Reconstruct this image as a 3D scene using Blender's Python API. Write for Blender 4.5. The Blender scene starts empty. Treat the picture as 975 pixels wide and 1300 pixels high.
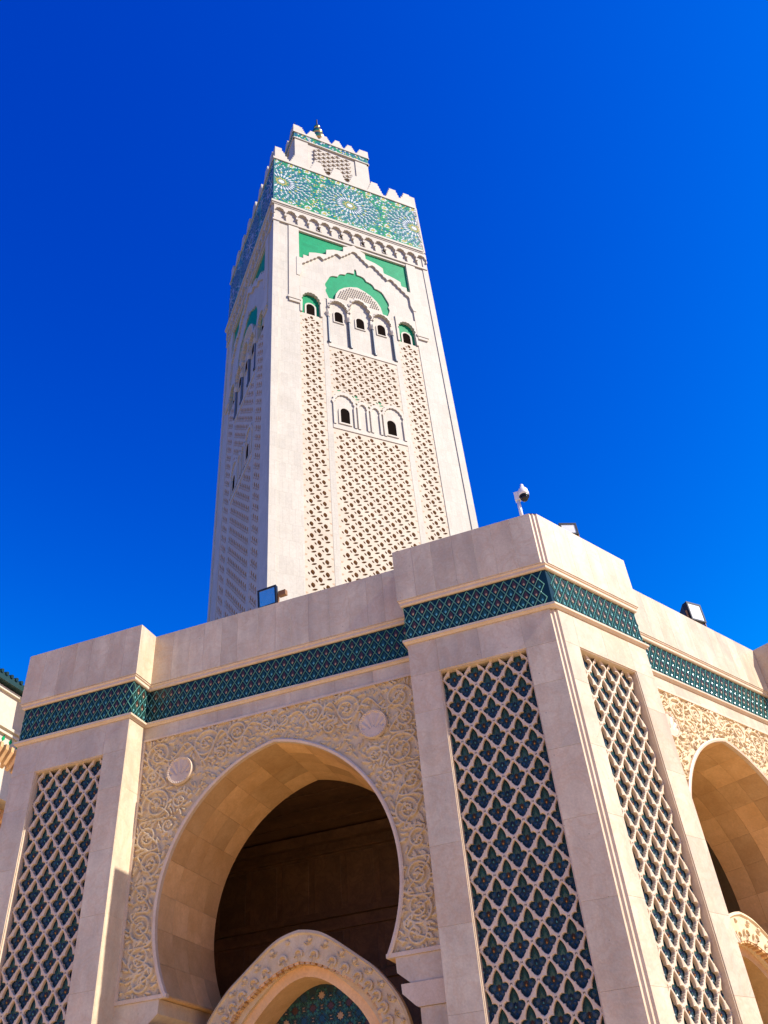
import bpy, bmesh, math, random
import numpy as np
from mathutils import Matrix, Vector
random.seed(7); rng = np.random.default_rng(7)
S = bpy.context.scene
COL = S.collection

# ------------------------------------------------------------------ camera
PITCH, ROLL = 0.69547, 0.09965
cam = bpy.data.cameras.new("camera"); cam_o = bpy.data.objects.new("camera", cam); COL.objects.link(cam_o)
cam.sensor_fit = 'VERTICAL'; cam.sensor_height = 24.0; cam.lens = 1080.0 / 1300.0 * 24.0
cam.clip_start = 0.1; cam.clip_end = 6000
fw = Vector((0, math.cos(PITCH), math.sin(PITCH))); rt = Vector((1, 0, 0)); up = rt.cross(fw)
cr, sr = math.cos(ROLL), math.sin(ROLL)
cR = cr * rt - sr * up; cU = sr * rt + cr * up
cam_o.matrix_world = Matrix(((cR.x, cU.x, -fw.x, 0), (cR.y, cU.y, -fw.y, 0), (cR.z, cU.z, -fw.z, 1.6), (0, 0, 0, 1)))
S.camera = cam_o

# ------------------------------------------------------------------ directions of the two arcade wings and of the minaret
aL = -1.2767715; aR = aL + math.radians(120); aT = 1.0979508
def dirv(a): return Vector((math.sin(a), math.cos(a), 0))
dL, dR, dT = dirv(aL), dirv(aR), dirv(aT)
nL = Vector((-dL.y, dL.x, 0)); nL = nL if nL.y < 0 else -nL
nR = Vector((-dR.y, dR.x, 0)); nR = nR if nR.y < 0 else -nR
nT = Vector((-dT.y, dT.x, 0)); nT = nT if nT.y < 0 else -nT

# ------------------------------------------------------------------ sky, sun, exposure
sun_dir = (-dL * 3.94 + nL * 0.13 + Vector((0, 0, 3.375))).normalized()
elev = math.asin(sun_dir.z); azim = math.atan2(sun_dir.x, sun_dir.y)
w = bpy.data.worlds.new("World"); S.world = w; w.use_nodes = True
nt = w.node_tree; nt.nodes.clear()
sky = nt.nodes.new('ShaderNodeTexSky'); sky.sky_type = 'NISHITA'; sky.sun_disc = False
sky.sun_elevation = elev; sky.sun_rotation = azim; sky.altitude = 1500; sky.air_density = 1.0; sky.dust_density = 0.2; sky.ozone_density = 4.0
hs = nt.nodes.new('ShaderNodeHueSaturation'); hs.inputs['Saturation'].default_value = 1.6
# deep polarised blue: the same grading of the sky in every direction
sp = nt.nodes.new('ShaderNodeSeparateColor'); cb = nt.nodes.new('ShaderNodeCombineColor')
def wmath(op, a, v):
    q = nt.nodes.new('ShaderNodeMath'); q.operation = op; nt.links.new(a, q.inputs[0])
    if isinstance(v, (int, float)): q.inputs[1].default_value = v
    else: nt.links.new(v, q.inputs[1])
    return q.outputs[0]
bg = nt.nodes.new('ShaderNodeBackground'); bg.inputs['Strength'].default_value = 0.083
wo = nt.nodes.new('ShaderNodeOutputWorld')
nt.links.new(sky.outputs[0], hs.inputs['Color']); nt.links.new(hs.outputs[0], sp.inputs[0])
blue = wmath('MINIMUM', wmath('MULTIPLY', sp.outputs[2], 1.85), 6.4)
green = wmath('MINIMUM', wmath('MULTIPLY', wmath('POWER', wmath('MAXIMUM', sp.outputs[1], 0.0), 2.3), 1.38), wmath('MULTIPLY', blue, 0.30))
nt.links.new(sp.outputs[0], cb.inputs[0]); nt.links.new(green, cb.inputs[1]); nt.links.new(blue, cb.inputs[2])
nt.links.new(cb.outputs[0], bg.inputs['Color']); nt.links.new(bg.outputs[0], wo.inputs['Surface'])
sl = bpy.data.lights.new("sun", 'SUN'); sl.energy = 4.1; sl.angle = math.radians(0.5); sl.color = (1.0, 0.925, 0.83)
sun_o = bpy.data.objects.new("sun", sl); COL.objects.link(sun_o)
sun_o.rotation_mode = 'QUATERNION'; sun_o.rotation_quaternion = sun_dir.to_track_quat('Z', 'Y'); sun_o.location = (30, -30, 60)
S.view_settings.view_transform = 'Standard'; S.view_settings.look = 'None'; S.view_settings.exposure = 0.95; S.view_settings.gamma = 1.0
S.cycles.max_bounces = 8; S.cycles.diffuse_bounces = 5

# ------------------------------------------------------------------ materials
def new_mat(name):
    m = bpy.data.materials.new(name); m.use_nodes = True
    n = m.node_tree.nodes; b = n['Principled BSDF']
    return m, m.node_tree, n, b
def glaze(name, col, rough=0.25, var=0.25, metal=0.0):
    m, t, n, b = new_mat(name)
    oi = n.new('ShaderNodeObjectInfo'); geo = n.new('ShaderNodeNewGeometry')
    nz = n.new('ShaderNodeTexNoise'); nz.inputs['Scale'].default_value = 9.0; nz.inputs['Detail'].default_value = 3
    t.links.new(geo.outputs['Position'], nz.inputs['Vector'])
    ad = n.new('ShaderNodeMath'); ad.operation = 'ADD'; t.links.new(oi.outputs['Random'], ad.inputs[0]); t.links.new(nz.outputs['Fac'], ad.inputs[1])
    mr = n.new('ShaderNodeMapRange'); mr.inputs[1].default_value = 0.3; mr.inputs[2].default_value = 1.7; mr.inputs[3].default_value = 1 - var; mr.inputs[4].default_value = 1 + var
    t.links.new(ad.outputs[0], mr.inputs[0])
    mx = n.new('ShaderNodeVectorMath'); mx.operation = 'SCALE'; mx.inputs[0].default_value = col[:3]
    t.links.new(mr.outputs[0], mx.inputs['Scale']); t.links.new(mx.outputs[0], b.inputs['Base Color'])
    b.inputs['Roughness'].default_value = rough; b.inputs['Metallic'].default_value = metal; b.inputs['Specular IOR Level'].default_value = 0.35
    return m
def stone(name, c1, c2, c3, scale=1.0, rnd=0.16, bump=0.25, rough=0.6, vein=0.35, joints=None, pits=False):
    """polished or honed stone: cloudy mottling, faint veins, pores, tone per slab"""
    m, t, n, b = new_mat(name); L = t.links.new
    geo = n.new('ShaderNodeNewGeometry'); oi = n.new('ShaderNodeObjectInfo')
    off = n.new('ShaderNodeVectorMath'); off.operation = 'MULTIPLY_ADD'
    cmb = n.new('ShaderNodeCombineXYZ')
    for i in range(3): L(oi.outputs['Random'], cmb.inputs[i])
    off.inputs[1].default_value = (7.3, 11.1, 5.7); L(cmb.outputs[0], off.inputs[0]); L(geo.outputs['Position'], off.inputs[2])
    n1 = n.new('ShaderNodeTexNoise'); n1.inputs['Scale'].default_value = 2.1 * scale; n1.inputs['Detail'].default_value = 6; n1.inputs['Roughness'].default_value = 0.62; n1.inputs['Distortion'].default_value = 0.6
    n2 = n.new('ShaderNodeTexNoise'); n2.inputs['Scale'].default_value = 3.0 * scale; n2.inputs['Detail'].default_value = 4; n2.inputs['Distortion'].default_value = 1.5
    n3 = n.new('ShaderNodeTexNoise'); n3.inputs['Scale'].default_value = 45 * scale; n3.inputs['Detail'].default_value = 4
    for q in (n1, n2, n3): L(off.outputs[0], q.inputs['Vector'])
    r1 = n.new('ShaderNodeValToRGB'); r1.color_ramp.elements[0].position = 0.32; r1.color_ramp.elements[1].position = 0.70
    r1.color_ramp.elements[0].color = (*c1, 1); r1.color_ramp.elements[1].color = (*c2, 1); L(n1.outputs['Fac'], r1.inputs['Fac'])
    # veins: narrow band of the second noise around its middle
    sb = n.new('ShaderNodeMath'); sb.operation = 'SUBTRACT'; sb.inputs[1].default_value = 0.5; L(n2.outputs['Fac'], sb.inputs[0])
    ab = n.new('ShaderNodeMath'); ab.operation = 'ABSOLUTE'; L(sb.outputs[0], ab.inputs[0])
    mv = n.new('ShaderNodeMapRange'); mv.inputs[1].default_value = 0.0; mv.inputs[2].default_value = 0.075; mv.inputs[3].default_value = vein; mv.inputs[4].default_value = 0.0; L(ab.outputs[0], mv.inputs[0])
    hr = n.new('ShaderNodeMath'); hr.operation = 'MULTIPLY'; hr.inputs[1].default_value = 9.7; L(oi.outputs['Random'], hr.inputs[0])
    fr_ = n.new('ShaderNodeMath'); fr_.operation = 'FRACT'; L(hr.outputs[0], fr_.inputs[0])
    pw_ = n.new('ShaderNodeMath'); pw_.operation = 'POWER'; pw_.inputs[1].default_value = 3.0; L(fr_.outputs[0], pw_.inputs[0])
    sf = n.new('ShaderNodeMath'); sf.operation = 'MULTIPLY_ADD'; sf.inputs[1].default_value = 0.30 if pits else 0.0; L(pw_.outputs[0], sf.inputs[0]); L(mv.outputs[0], sf.inputs[2])
    mxv = n.new('ShaderNodeMix'); mxv.data_type = 'RGBA'; L(sf.outputs[0], mxv.inputs['Factor']); L(r1.outputs[0], mxv.inputs['A']); mxv.inputs['B'].default_value = (*c3, 1)
    ad = n.new('ShaderNodeMapRange'); ad.inputs[3].default_value = 1 - rnd; ad.inputs[4].default_value = 1 + rnd; L(oi.outputs['Random'], ad.inputs[0])
    mg = n.new('ShaderNodeMapRange'); mg.inputs[1].default_value = 0.3; mg.inputs[2].default_value = 0.7; mg.inputs[3].default_value = 0.93; mg.inputs[4].default_value = 1.06; L(n3.outputs['Fac'], mg.inputs[0])
    mm = n.new('ShaderNodeMath'); mm.operation = 'MULTIPLY'; L(ad.outputs[0], mm.inputs[0]); L(mg.outputs[0], mm.inputs[1])
    sc = n.new('ShaderNodeVectorMath'); sc.operation = 'SCALE'; L(mxv.outputs['Result'], sc.inputs[0]); L(mm.outputs[0], sc.inputs['Scale'])
    last = sc.outputs[0]
    if pits:                                     # rare small dark pits and rain marks
        vo = n.new('ShaderNodeTexVoronoi'); vo.inputs['Scale'].default_value = 7.0; L(off.outputs[0], vo.inputs['Vector'])
        mp_ = n.new('ShaderNodeMapRange'); mp_.inputs[1].default_value = 0.02; mp_.inputs[2].default_value = 0.07; mp_.inputs[3].default_value = 0.55; mp_.inputs[4].default_value = 1.0; L(vo.outputs['Distance'], mp_.inputs[0])
        st = n.new('ShaderNodeTexNoise'); st.inputs['Scale'].default_value = 1.0; st.inputs['Detail'].default_value = 5
        ms = n.new('ShaderNodeVectorMath'); ms.operation = 'MULTIPLY'; ms.inputs[1].default_value = (5.0, 5.0, 0.7); L(geo.outputs['Position'], ms.inputs[0]); L(ms.outputs[0], st.inputs['Vector'])
        m2 = n.new('ShaderNodeMapRange'); m2.inputs[1].default_value = 0.35; m2.inputs[2].default_value = 0.70; m2.inputs[3].default_value = 0.86; m2.inputs[4].default_value = 1.05; L(st.outputs['Fac'], m2.inputs[0])
        pm = n.new('ShaderNodeMath'); pm.operation = 'MULTIPLY'; L(mp_.outputs[0], pm.inputs[0]); L(m2.outputs[0], pm.inputs[1])
        s3 = n.new('ShaderNodeVectorMath'); s3.operation = 'SCALE'; L(last, s3.inputs[0]); L(pm.outputs[0], s3.inputs['Scale']); last = s3.outputs[0]
    h = n3.outputs['Fac']
    if joints:                                   # coursed facing too far away to build block by block
        tc = n.new('ShaderNodeTexCoord'); mp = n.new('ShaderNodeMapping'); L(tc.outputs['Object'], mp.inputs['Vector'])
        sx = n.new('ShaderNodeSeparateXYZ'); L(mp.outputs[0], sx.inputs[0])
        sm = n.new('ShaderNodeMath'); sm.operation = 'ADD'; L(sx.outputs['X'], sm.inputs[0]); L(sx.outputs['Y'], sm.inputs[1])
        cb = n.new('ShaderNodeCombineXYZ'); L(sm.outputs[0], cb.inputs[0]); L(sx.outputs['Z'], cb.inputs[1])
        br = n.new('ShaderNodeTexBrick'); br.inputs['Scale'].default_value = 1.0; br.inputs['Brick Width'].default_value = joints[0]; br.inputs['Row Height'].default_value = joints[1]
        br.inputs['Mortar Size'].default_value = 0.02; br.inputs['Mortar Smooth'].default_value = 0.3; br.inputs['Bias'].default_value = 0.0
        br.inputs['Color1'].default_value = (0.945, 0.94, 0.935, 1); br.inputs['Color2'].default_value = (1.03, 1.03, 1.02, 1); br.inputs['Mortar'].default_value = (0.85, 0.83, 0.80, 1)
        L(cb.outputs[0], br.inputs['Vector'])
        ml = n.new('ShaderNodeVectorMath'); ml.operation = 'MULTIPLY'; L(last, ml.inputs[0]); L(br.outputs['Color'], ml.inputs[1]); last = ml.outputs[0]
    L(last, b.inputs['Base Color'])
    bp = n.new('ShaderNodeBump'); bp.inputs['Strength'].default_value = bump; bp.inputs['Distance'].default_value = 0.01 / scale; L(h, bp.inputs['Height']); L(bp.outputs[0], b.inputs['Normal'])
    b.inputs['Roughness'].default_value = rough
    return m
M = {}
M['marble'] = stone('marble', (0.53, 0.43, 0.30), (0.70, 0.585, 0.40), (0.57, 0.385, 0.225), 0.9, 0.08, 0.08, 0.45, 0.36, pits=True)
M['carved'] = stone('carved_stone', (0.61, 0.46, 0.255), (0.71, 0.57, 0.355), (0.57, 0.385, 0.18), 1.4, 0.04, 0.3, 0.65)
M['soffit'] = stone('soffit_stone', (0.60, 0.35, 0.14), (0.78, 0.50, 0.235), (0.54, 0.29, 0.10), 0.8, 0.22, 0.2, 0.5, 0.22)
M['trim'] = stone('trim_stone', (0.60, 0.46, 0.31), (0.68, 0.545, 0.39), (0.56, 0.40, 0.25), 1.5, 0.05, 0.2, 0.5)
M['tower'] = stone('tower_stone', (0.49, 0.445, 0.35), (0.57, 0.52, 0.415), (0.465, 0.395, 0.285), 0.14, 0.02, 0.1, 0.7, 0.2, joints=(0.62, 1.9))
M['tower_trim'] = stone('tower_trim_stone', (0.51, 0.45, 0.345), (0.59, 0.53, 0.415), (0.49, 0.405, 0.29), 0.2, 0.03, 0.1, 0.7, 0.2)
M['ground'] = stone('paving_stone', (0.74, 0.50, 0.24), (0.84, 0.60, 0.31), (0.66, 0.42, 0.18), 0.4, 0.0, 0.1, 0.6, joints=(0.9, 0.9))
M['far_ground'] = stone('far_ground', (0.14, 0.135, 0.125), (0.20, 0.19, 0.17), (0.12, 0.11, 0.10), 0.05, 0.0, 0.1, 0.8)
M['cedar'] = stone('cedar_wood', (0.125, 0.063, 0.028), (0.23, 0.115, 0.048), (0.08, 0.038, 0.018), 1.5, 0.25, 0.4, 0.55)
M['grout'] = glaze('dark_grout', (0.012, 0.030, 0.032), 0.6)
M['bandground'] = glaze('frieze_ground', (0.008, 0.032, 0.036), 0.25)
M['navy'] = glaze('navy_glaze', (0.006, 0.022, 0.05), 0.28)
M['blue'] = glaze('blue_glaze', (0.013, 0.056, 0.092), 0.25)
M['teal'] = glaze('teal_glaze', (0.018, 0.072, 0.062), 0.25)
M['netgreen'] = glaze('net_green_glaze', (0.085, 0.26, 0.205), 0.3)
M['turq'] = glaze('turquoise_glaze', (0.10, 0.36, 0.38), 0.25)
M['mfield'] = glaze('field_green_glaze', (0.03, 0.13, 0.10), 0.3)
M['beige'] = glaze('beige_glaze', (0.40, 0.28, 0.165), 0.45)
M['brown'] = glaze('brown_glaze', (0.065, 0.030, 0.020), 0.3)
M['orange'] = glaze('orange_glaze', (0.60, 0.26, 0.06), 0.3)
M['green'] = stone('green_tile', (0.002, 0.26, 0.092), (0.003, 0.33, 0.125), (0.002, 0.20, 0.07), 0.5, 0.04, 0.15, 0.45, 0.2, joints=(0.5, 0.5)); M['green'].node_tree.nodes['Principled BSDF'].inputs['Specular IOR Level'].default_value = 0.15
M['mteal'] = glaze('mosaic_teal', (0.012, 0.25, 0.18), 0.3, 0.3)
M['mgreen'] = glaze('mosaic_green', (0.06, 0.38, 0.10), 0.3, 0.3)
M['mblue'] = glaze('mosaic_blue', (0.02, 0.12, 0.26), 0.3, 0.3)
M['mwhite'] = glaze('mosaic_white', (0.68, 0.70, 0.66), 0.3, 0.1)
M['myellow'] = glaze('mosaic_yellow', (0.60, 0.52, 0.10), 0.3, 0.2)
M['mback'] = glaze('mosaic_grout', (0.03, 0.17, 0.14), 0.5, 0.2)
M['dark'] = glaze('window_dark', (0.012, 0.008, 0.006), 0.9); M['dark'].node_tree.nodes['Principled BSDF'].inputs['Specular IOR Level'].default_value = 0.0
M['gold'] = glaze('gilt_metal', (0.75, 0.50, 0.14), 0.25, 0.1, 1.0)
M['colgrey'] = glaze('grey_marble_column', (0.10, 0.115, 0.12), 0.3)
M['rooftile'] = glaze('roof_tile', (0.012, 0.035, 0.03), 0.4)
M['white'] = glaze('white_paint', (0.78, 0.76, 0.72), 0.4, 0.05)
M['black'] = glaze('black_metal', (0.015, 0.015, 0.017), 0.4)
M['rust'] = glaze('rusty_metal', (0.30, 0.15, 0.06), 0.6, 0.3)
M['lampglass'] = glaze('lamp_glass', (0.50, 0.50, 0.48), 0.06, 0.3, 0.9)
M['paleglass'] = glaze('pale_lamp_glass', (0.70, 0.72, 0.70), 0.15, 0.15)
M['smoke'] = glaze('smoked_dome', (0.02, 0.018, 0.017), 0.06)

# ------------------------------------------------------------------ helpers
WM = {}
I4 = Matrix.Identity(4)
class MB:
    """collects faces, builds ONE mesh"""
    def __init__(s): s.v = []; s.f = []; s.m = []
    def add(s, vs, fs, mi=0):
        k = len(s.v); s.v += [tuple(p) for p in vs]
        for f in fs: s.f.append(tuple(i + k for i in f)); s.m.append(mi)
        return s
    def box(s, x0, x1, y0, y1, z0, z1, mi=0):
        if x0 > x1: x0, x1 = x1, x0
        return s.add([(x0, y0, z0), (x1, y0, z0), (x1, y1, z0), (x0, y1, z0), (x0, y0, z1), (x1, y0, z1), (x1, y1, z1), (x0, y1, z1)],
                     [(0, 3, 2, 1), (4, 5, 6, 7), (0, 1, 5, 4), (1, 2, 6, 5), (2, 3, 7, 6), (3, 0, 4, 7)], mi)
    def slab(s, x0, x1, y0, y1, z0, z1, c=0.004, mi=0):
        """box whose front (y0) edges are eased"""
        if x0 > x1: x0, x1 = x1, x0
        return s.add([(x0, y0 + c, z0), (x1, y0 + c, z0), (x1, y0 + c, z1), (x0, y0 + c, z1), (x0 + c, y0, z0 + c), (x1 - c, y0, z0 + c), (x1 - c, y0, z1 - c), (x0 + c, y0, z1 - c),
                      (x0, y1, z0), (x1, y1, z0), (x1, y1, z1), (x0, y1, z1)],
                     [(4, 5, 6, 7), (0, 1, 5, 4), (1, 2, 6, 5), (2, 3, 7, 6), (3, 0, 4, 7), (8, 9, 1, 0), (9, 10, 2, 1), (10, 11, 3, 2), (11, 8, 0, 3), (11, 10, 9, 8)], mi)
    def prism(s, poly, y0, y1, mi=0):
        """polygon in x,z swept along y"""
        n = len(poly)
        return s.add([(x, y0, z) for x, z in poly] + [(x, y1, z) for x, z in poly],
                     [tuple(range(n)), tuple(range(2 * n - 1, n - 1, -1))] + [(i, i + n, (i + 1) % n + n, (i + 1) % n) for i in range(n)], mi)
    def vprism(s, poly, z0, z1, mi=0):
        n = len(poly)
        return s.add([(x, y, z0) for x, y in poly] + [(x, y, z1) for x, y in poly],
                     [tuple(range(n - 1, -1, -1)), tuple(range(n, 2 * n))] + [(i, (i + 1) % n, (i + 1) % n + n, i + n) for i in range(n)], mi)
    def lathe(s, prof, c=(0, 0), n=16, mi=0):
        k = len(prof); vs = []
        for r, z in prof:
            for j in range(n):
                a = 2 * math.pi * j / n; vs.append((c[0] + r * math.cos(a), c[1] + r * math.sin(a), z))
        fs = [(i * n + j, i * n + (j + 1) % n, (i + 1) * n + (j + 1) % n, (i + 1) * n + j) for i in range(k - 1) for j in range(n)]
        fs += [tuple(range(n - 1, -1, -1)), tuple(range((k - 1) * n, k * n))]
        return s.add(vs, fs, mi)
    def strip(s, a, b, mi=0, closed=False):
        n = len(a); k = n if closed else n - 1
        return s.add(list(a) + list(b), [(i, (i + 1) % n, (i + 1) % n + n, i + n) for i in range(k)], mi)
    def mesh(s, name, mats, recalc=True, smooth=False, fn=None):
        v = [fn(*p) for p in s.v] if fn else s.v
        me = bpy.data.meshes.new(name); me.from_pydata(v, [], s.f)
        for m in (mats if isinstance(mats, (list, tuple)) else [mats]): me.materials.append(M[m])
        me.polygons.foreach_set('material_index', s.m)
        if recalc:
            b = bmesh.new(); b.from_mesh(me); bmesh.ops.recalc_face_normals(b, faces=b.faces); b.to_mesh(me); b.free()
        if smooth: me.polygons.foreach_set('use_smooth', [True] * len(me.polygons))
        me.update(); return me
def obj(name, me, parent=None, W=None, kind=None):
    o = bpy.data.objects.new(name, me); COL.objects.link(o); W = W or I4
    WM[o.name] = W
    if parent is not None:
        o.parent = parent; o.matrix_basis = WM[parent.name].inverted() @ W
    else: o.matrix_basis = W
    if kind: o['kind'] = kind
    return o
def thing(name, label, cat, loc, group=None):
    o = obj(name, None, None, Matrix.Translation(loc)); o['label'] = label; o['category'] = cat
    if group: o['group'] = group
    o.empty_display_size = 0.2
    return o
def frame(o, X, Y): return Matrix(((X.x, Y.x, 0, o.x), (X.y, Y.y, 0, o.y), (0, 0, 1, o.z), (0, 0, 0, 1)))

# ------------------------------------------------------------------ ground
g = MB(); g.add([(-3000, -3000, 0), (3000, -3000, 0), (3000, 3000, 0), (-3000, 3000, 0)], [(0, 1, 2, 3)])
o = obj('ground', g.mesh('ground', 'far_ground')); o['kind'] = 'structure'
g = MB(); g.add([(-50, -60, .004), (60, -60, .004), (60, 42, .004), (-50, 42, .004)], [(0, 1, 2, 3)])
o = obj('plaza_paving', g.mesh('plaza_paving', 'ground')); o['kind'] = 'structure'

# ------------------------------------------------------------------ lattice cells
OUT = [(0, .86), (.11, .77), (.23, .61), (.32, .45), (.37, .30), (.385, .20), (.37, .15), (.57, .16), (.74, .06), (.79, -.07), (.72, -.20), (.61, -.29), (.60, -.36), (.44, -.37), (.43, -.50), (.31, -.59), (.28, -.66), (.14, -.75), (0, -.81)]
def half_cell(mb, cx, cz, a, b, side, y0, dep, hs=1.0, bev=0.18, mi=0):
    H = []; Bd = []; Md = []
    for (x, y) in OUT:
        yb = y / .86 if y > 0 else y / .81
        bx, bz = 1 - abs(yb), yb
        x *= hs; y *= hs
        H.append((cx + side * a * x, y0 + bev * dep, cz + b * y)); Bd.append((cx + side * a * bx, y0, cz + b * bz))
        Md.append((cx + side * a * (x + .35 * (bx - x)), y0 + .02 * dep, cz + b * (y + .35 * (bz - y))))
    mb.strip(Bd, Md, mi); mb.strip(Md, H, mi); mb.strip(H, [(p[0], y0 + dep, p[2]) for p in H], mi)
def lattice(name, x0, ncell, z0, z1, a, b, y0, dep, mats, hs=1.0, fn=None):
    """staggered net of cells over [x0, x0+2a*ncell]; returns mesh and the list of full cell centres"""
    mb = MB(); cs = []; r = 0
    zc = z1 - b * 0.55
    while zc > z0 - b:
        xs = [x0 + a * (2 * i + 1) for i in range(ncell)] if r % 2 == 0 else [x0 + 2 * a * i for i in range(ncell + 1)]
        for i, x in enumerate(xs):
            for side in (-1, 1):
                if r % 2 and ((i == 0 and side < 0) or (i == ncell and side > 0)): continue
                half_cell(mb, x, zc, a, b, side, y0, dep, hs)
            cs.append((x, zc, r, r % 2 and i in (0, ncell)))
        zc -= b; r += 1
    return mb.mesh(name, mats, False, False, fn), cs

# flower tile: dark plate, green upper petal, blue lobes, bead
def flower_mesh(name, bead):
    a, b = 1.0, 1.0; mb = MB()
    full = OUT + [(-x, y) for x, y in OUT[-2:0:-1]]
    mb.prism([(x * 1.06, y * 1.06) for x, y in full], 0.0, 0.25, 0)
    def petal(pts, h, mi):
        n = len(pts); cx = sum(p[0] for p in pts) / n; cz = sum(p[1] for p in pts) / n
        mb.add([(x, -.005, z) for x, z in pts] + [(cx, -h, cz)], [(i, (i + 1) % n, n) for i in range(n)], mi)
    petal([(0, .82), (.13, .62), (.22, .40), (.20, .12), (0, -.02), (-.20, .12), (-.22, .40), (-.13, .62)], .14, 1)
    for s in (-1, 1):
        petal([(s * .20, .10), (s * .38, .15), (s * .58, .13), (s * .70, -.02), (s * .62, -.18), (s * .46, -.24), (s * .26, -.14)], .11, 2)
        petal([(s * .06, -.32), (s * .24, -.22), (s * .40, -.28), (s * .35, -.44), (s * .14, -.48)], .09, 2)
        petal([(s * .24, .30), (s * .36, .26), (s * .40, .15), (s * .24, .10)], .07, 1)
    petal([(0, -.40), (.15, -.50), (0, -.76), (-.15, -.50)], .10, 2)
    petal([(0, .22), (.13, .02), (.12, -.14), (0, -.26), (-.12, -.14), (-.13, .02)], .15, 4)
    petal([(0, .0), (.055, -.08), (.07, -.17), (0, -.23), (-.07, -.17), (-.055, -.08)], .20, 3)
    return mb.mesh(name, ['grout', 'teal', 'blue', bead, 'brown' if bead == 'orange' else 'navy'], True)
FLOWER = [flower_mesh('flower_tile_warm', 'orange'), flower_mesh('flower_tile_cool', 'turq')]

# ------------------------------------------------------------------ arcade
C0 = Vector((1.87766176, 8.80195355, 0)); SN = 0.03
C = C0 - 2 * SN * dL
FL = frame(C, -dL, -nL); FR = frame(C, dR, -nR)
arcade = thing('arcade', 'pale marble arcade with horseshoe arches, tiled frieze and blue lattice panels', 'arcade', C)
Z_LEDGE, Z_T0, Z_T1, Z_P0, Z_P1 = 7.17, 7.25, 7.735, 7.815, 8.62
SB = 0.38; WALLB = 1.78; PO = 0.06
WING = {'L': dict(F=FL, sg=-1, p=[(0.06, 1.89, .43, 1.525), (5.93, 7.76, 6.28, 7.375)], c=3.925),
        'R': dict(F=FR, sg=1, p=[(0.06, 1.82, .325, 1.435), (5.97, 7.80, 6.32, 7.43)], c=3.88)}
ARX, ARZ, ARR, ZF = -.311, 4.66, 1.866, 3.76
th0 = math.atan2(math.sqrt(ARR ** 2 - ARX ** 2), -ARX); th1 = math.asin((ZF - ARZ) / ARR)
def arch_half(n, dr=0.0, zf=None):
    R = ARR + dr
    t0 = math.acos(-ARX / R); t1 = math.asin(((zf if zf is not None else ZF) - ARZ) / R)
    return [(ARX + R * math.cos(t0 + (t1 - t0) * i / n), ARZ + R * math.sin(t0 + (t1 - t0) * i / n)) for i in range(n + 1)]

def clad(par, F, x0, x1, y, z0, z1, cols, rows, name='slab', mat='marble', th=0.02, jit=0.0003):
    """face a rectangle with slabs that butt with open joints"""
    g = 0.0007
    for i in range(len(cols) - 1):
        for j in range(len(rows) - 1):
            a, b = cols[i], cols[i + 1]
            p = y - random.uniform(0, jit)
            me = MB().slab(a + g, b - g, p, y + th, rows[j] + g, rows[j + 1] - g, .0012).mesh(name, mat)
            obj(name, me, par, F)
def cuts(a, b, step, j=0.12):
    n = max(1, round(abs(b - a) / step)); d = (b - a) / n
    r = [a + d * i + (random.uniform(-j, j) * d if 0 < i < n else 0) for i in range(n + 1)]
    return sorted(r)

def sweep(name, prof, path, mat, parent, closed_prof=True):
    """moulding: profile (offset outward, z) swept along a plan path with mitred corners"""
    n = len(path); ring = []
    for i in range(n):
        p = path[i]
        d0 = (path[i] - path[i - 1]).normalized() if i else None
        d1 = (path[i + 1] - path[i]).normalized() if i < n - 1 else None
        n0 = Vector((d0.y, -d0.x, 0)) if d0 else None; n1 = Vector((d1.y, -d1.x, 0)) if d1 else None
        if n0 is None: mm = n1
        elif n1 is None: mm = n0
        else:
            mm = n0 + n1; mm = mm / max(.2, mm.dot(n0)) if mm.length > 1e-6 else n0
        ring.append([(p.x + mm.x * o_, p.y + mm.y * o_, z) for o_, z in prof])
    mb = MB(); k = len(prof)
    for i in range(n - 1): mb.strip(ring[i], ring[i + 1], 0, closed_prof)
    if closed_prof: mb.add(ring[0], [tuple(range(k))]); mb.add(ring[-1], [tuple(range(k))])
    return obj(name, mb.mesh(name, mat), parent)
def P(wn, u, y):                      # world point of a wing coordinate
    W_ = WING[wn]; return W_['F'] @ Vector((W_['sg'] * u, y, 0))
pL, pR = WING['L']['p'], WING['R']['p']
path = [P('L', pL[1][1], 5.4), P('L', pL[1][1], 0), P('L', pL[1][0], 0), P('L', pL[1][0], SB), P('L', pL[0][1], SB), P('L', pL[0][1], 0), C.copy(),
        P('R', pR[0][1], 0), P('R', pR[0][1], SB), P('R', pR[1][0], SB), P('R', pR[1][0], 0), P('R', pR[1][1], 0), P('R', pR[1][1], 5.4)]
# ledge under the frieze, the glazed band itself, the lip under the parapet
sweep('ledge_moulding', [(-.03, 7.246), (.006, 7.246), (.014, 7.236), (.04, 7.228), (.046, 7.222), (.046, 7.196), (.03, 7.188), (.014, 7.168), (-.03, 7.166)], path, 'trim', arcade)
band_o = sweep('tile_frieze', [(-.002, 7.244), (-.002, 7.742), (-.03, 7.742), (-.03, 7.244)], path, 'bandground', arcade)
sweep('parapet_lip', [(-.03, 7.736), (.020, 7.736), (.030, 7.746), (.034, 7.752), (.034, 7.786), (.044, 7.792), (.050, 7.800), (.050, 7.813), (-.03, 7.815)], path, 'trim', arcade)

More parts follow.
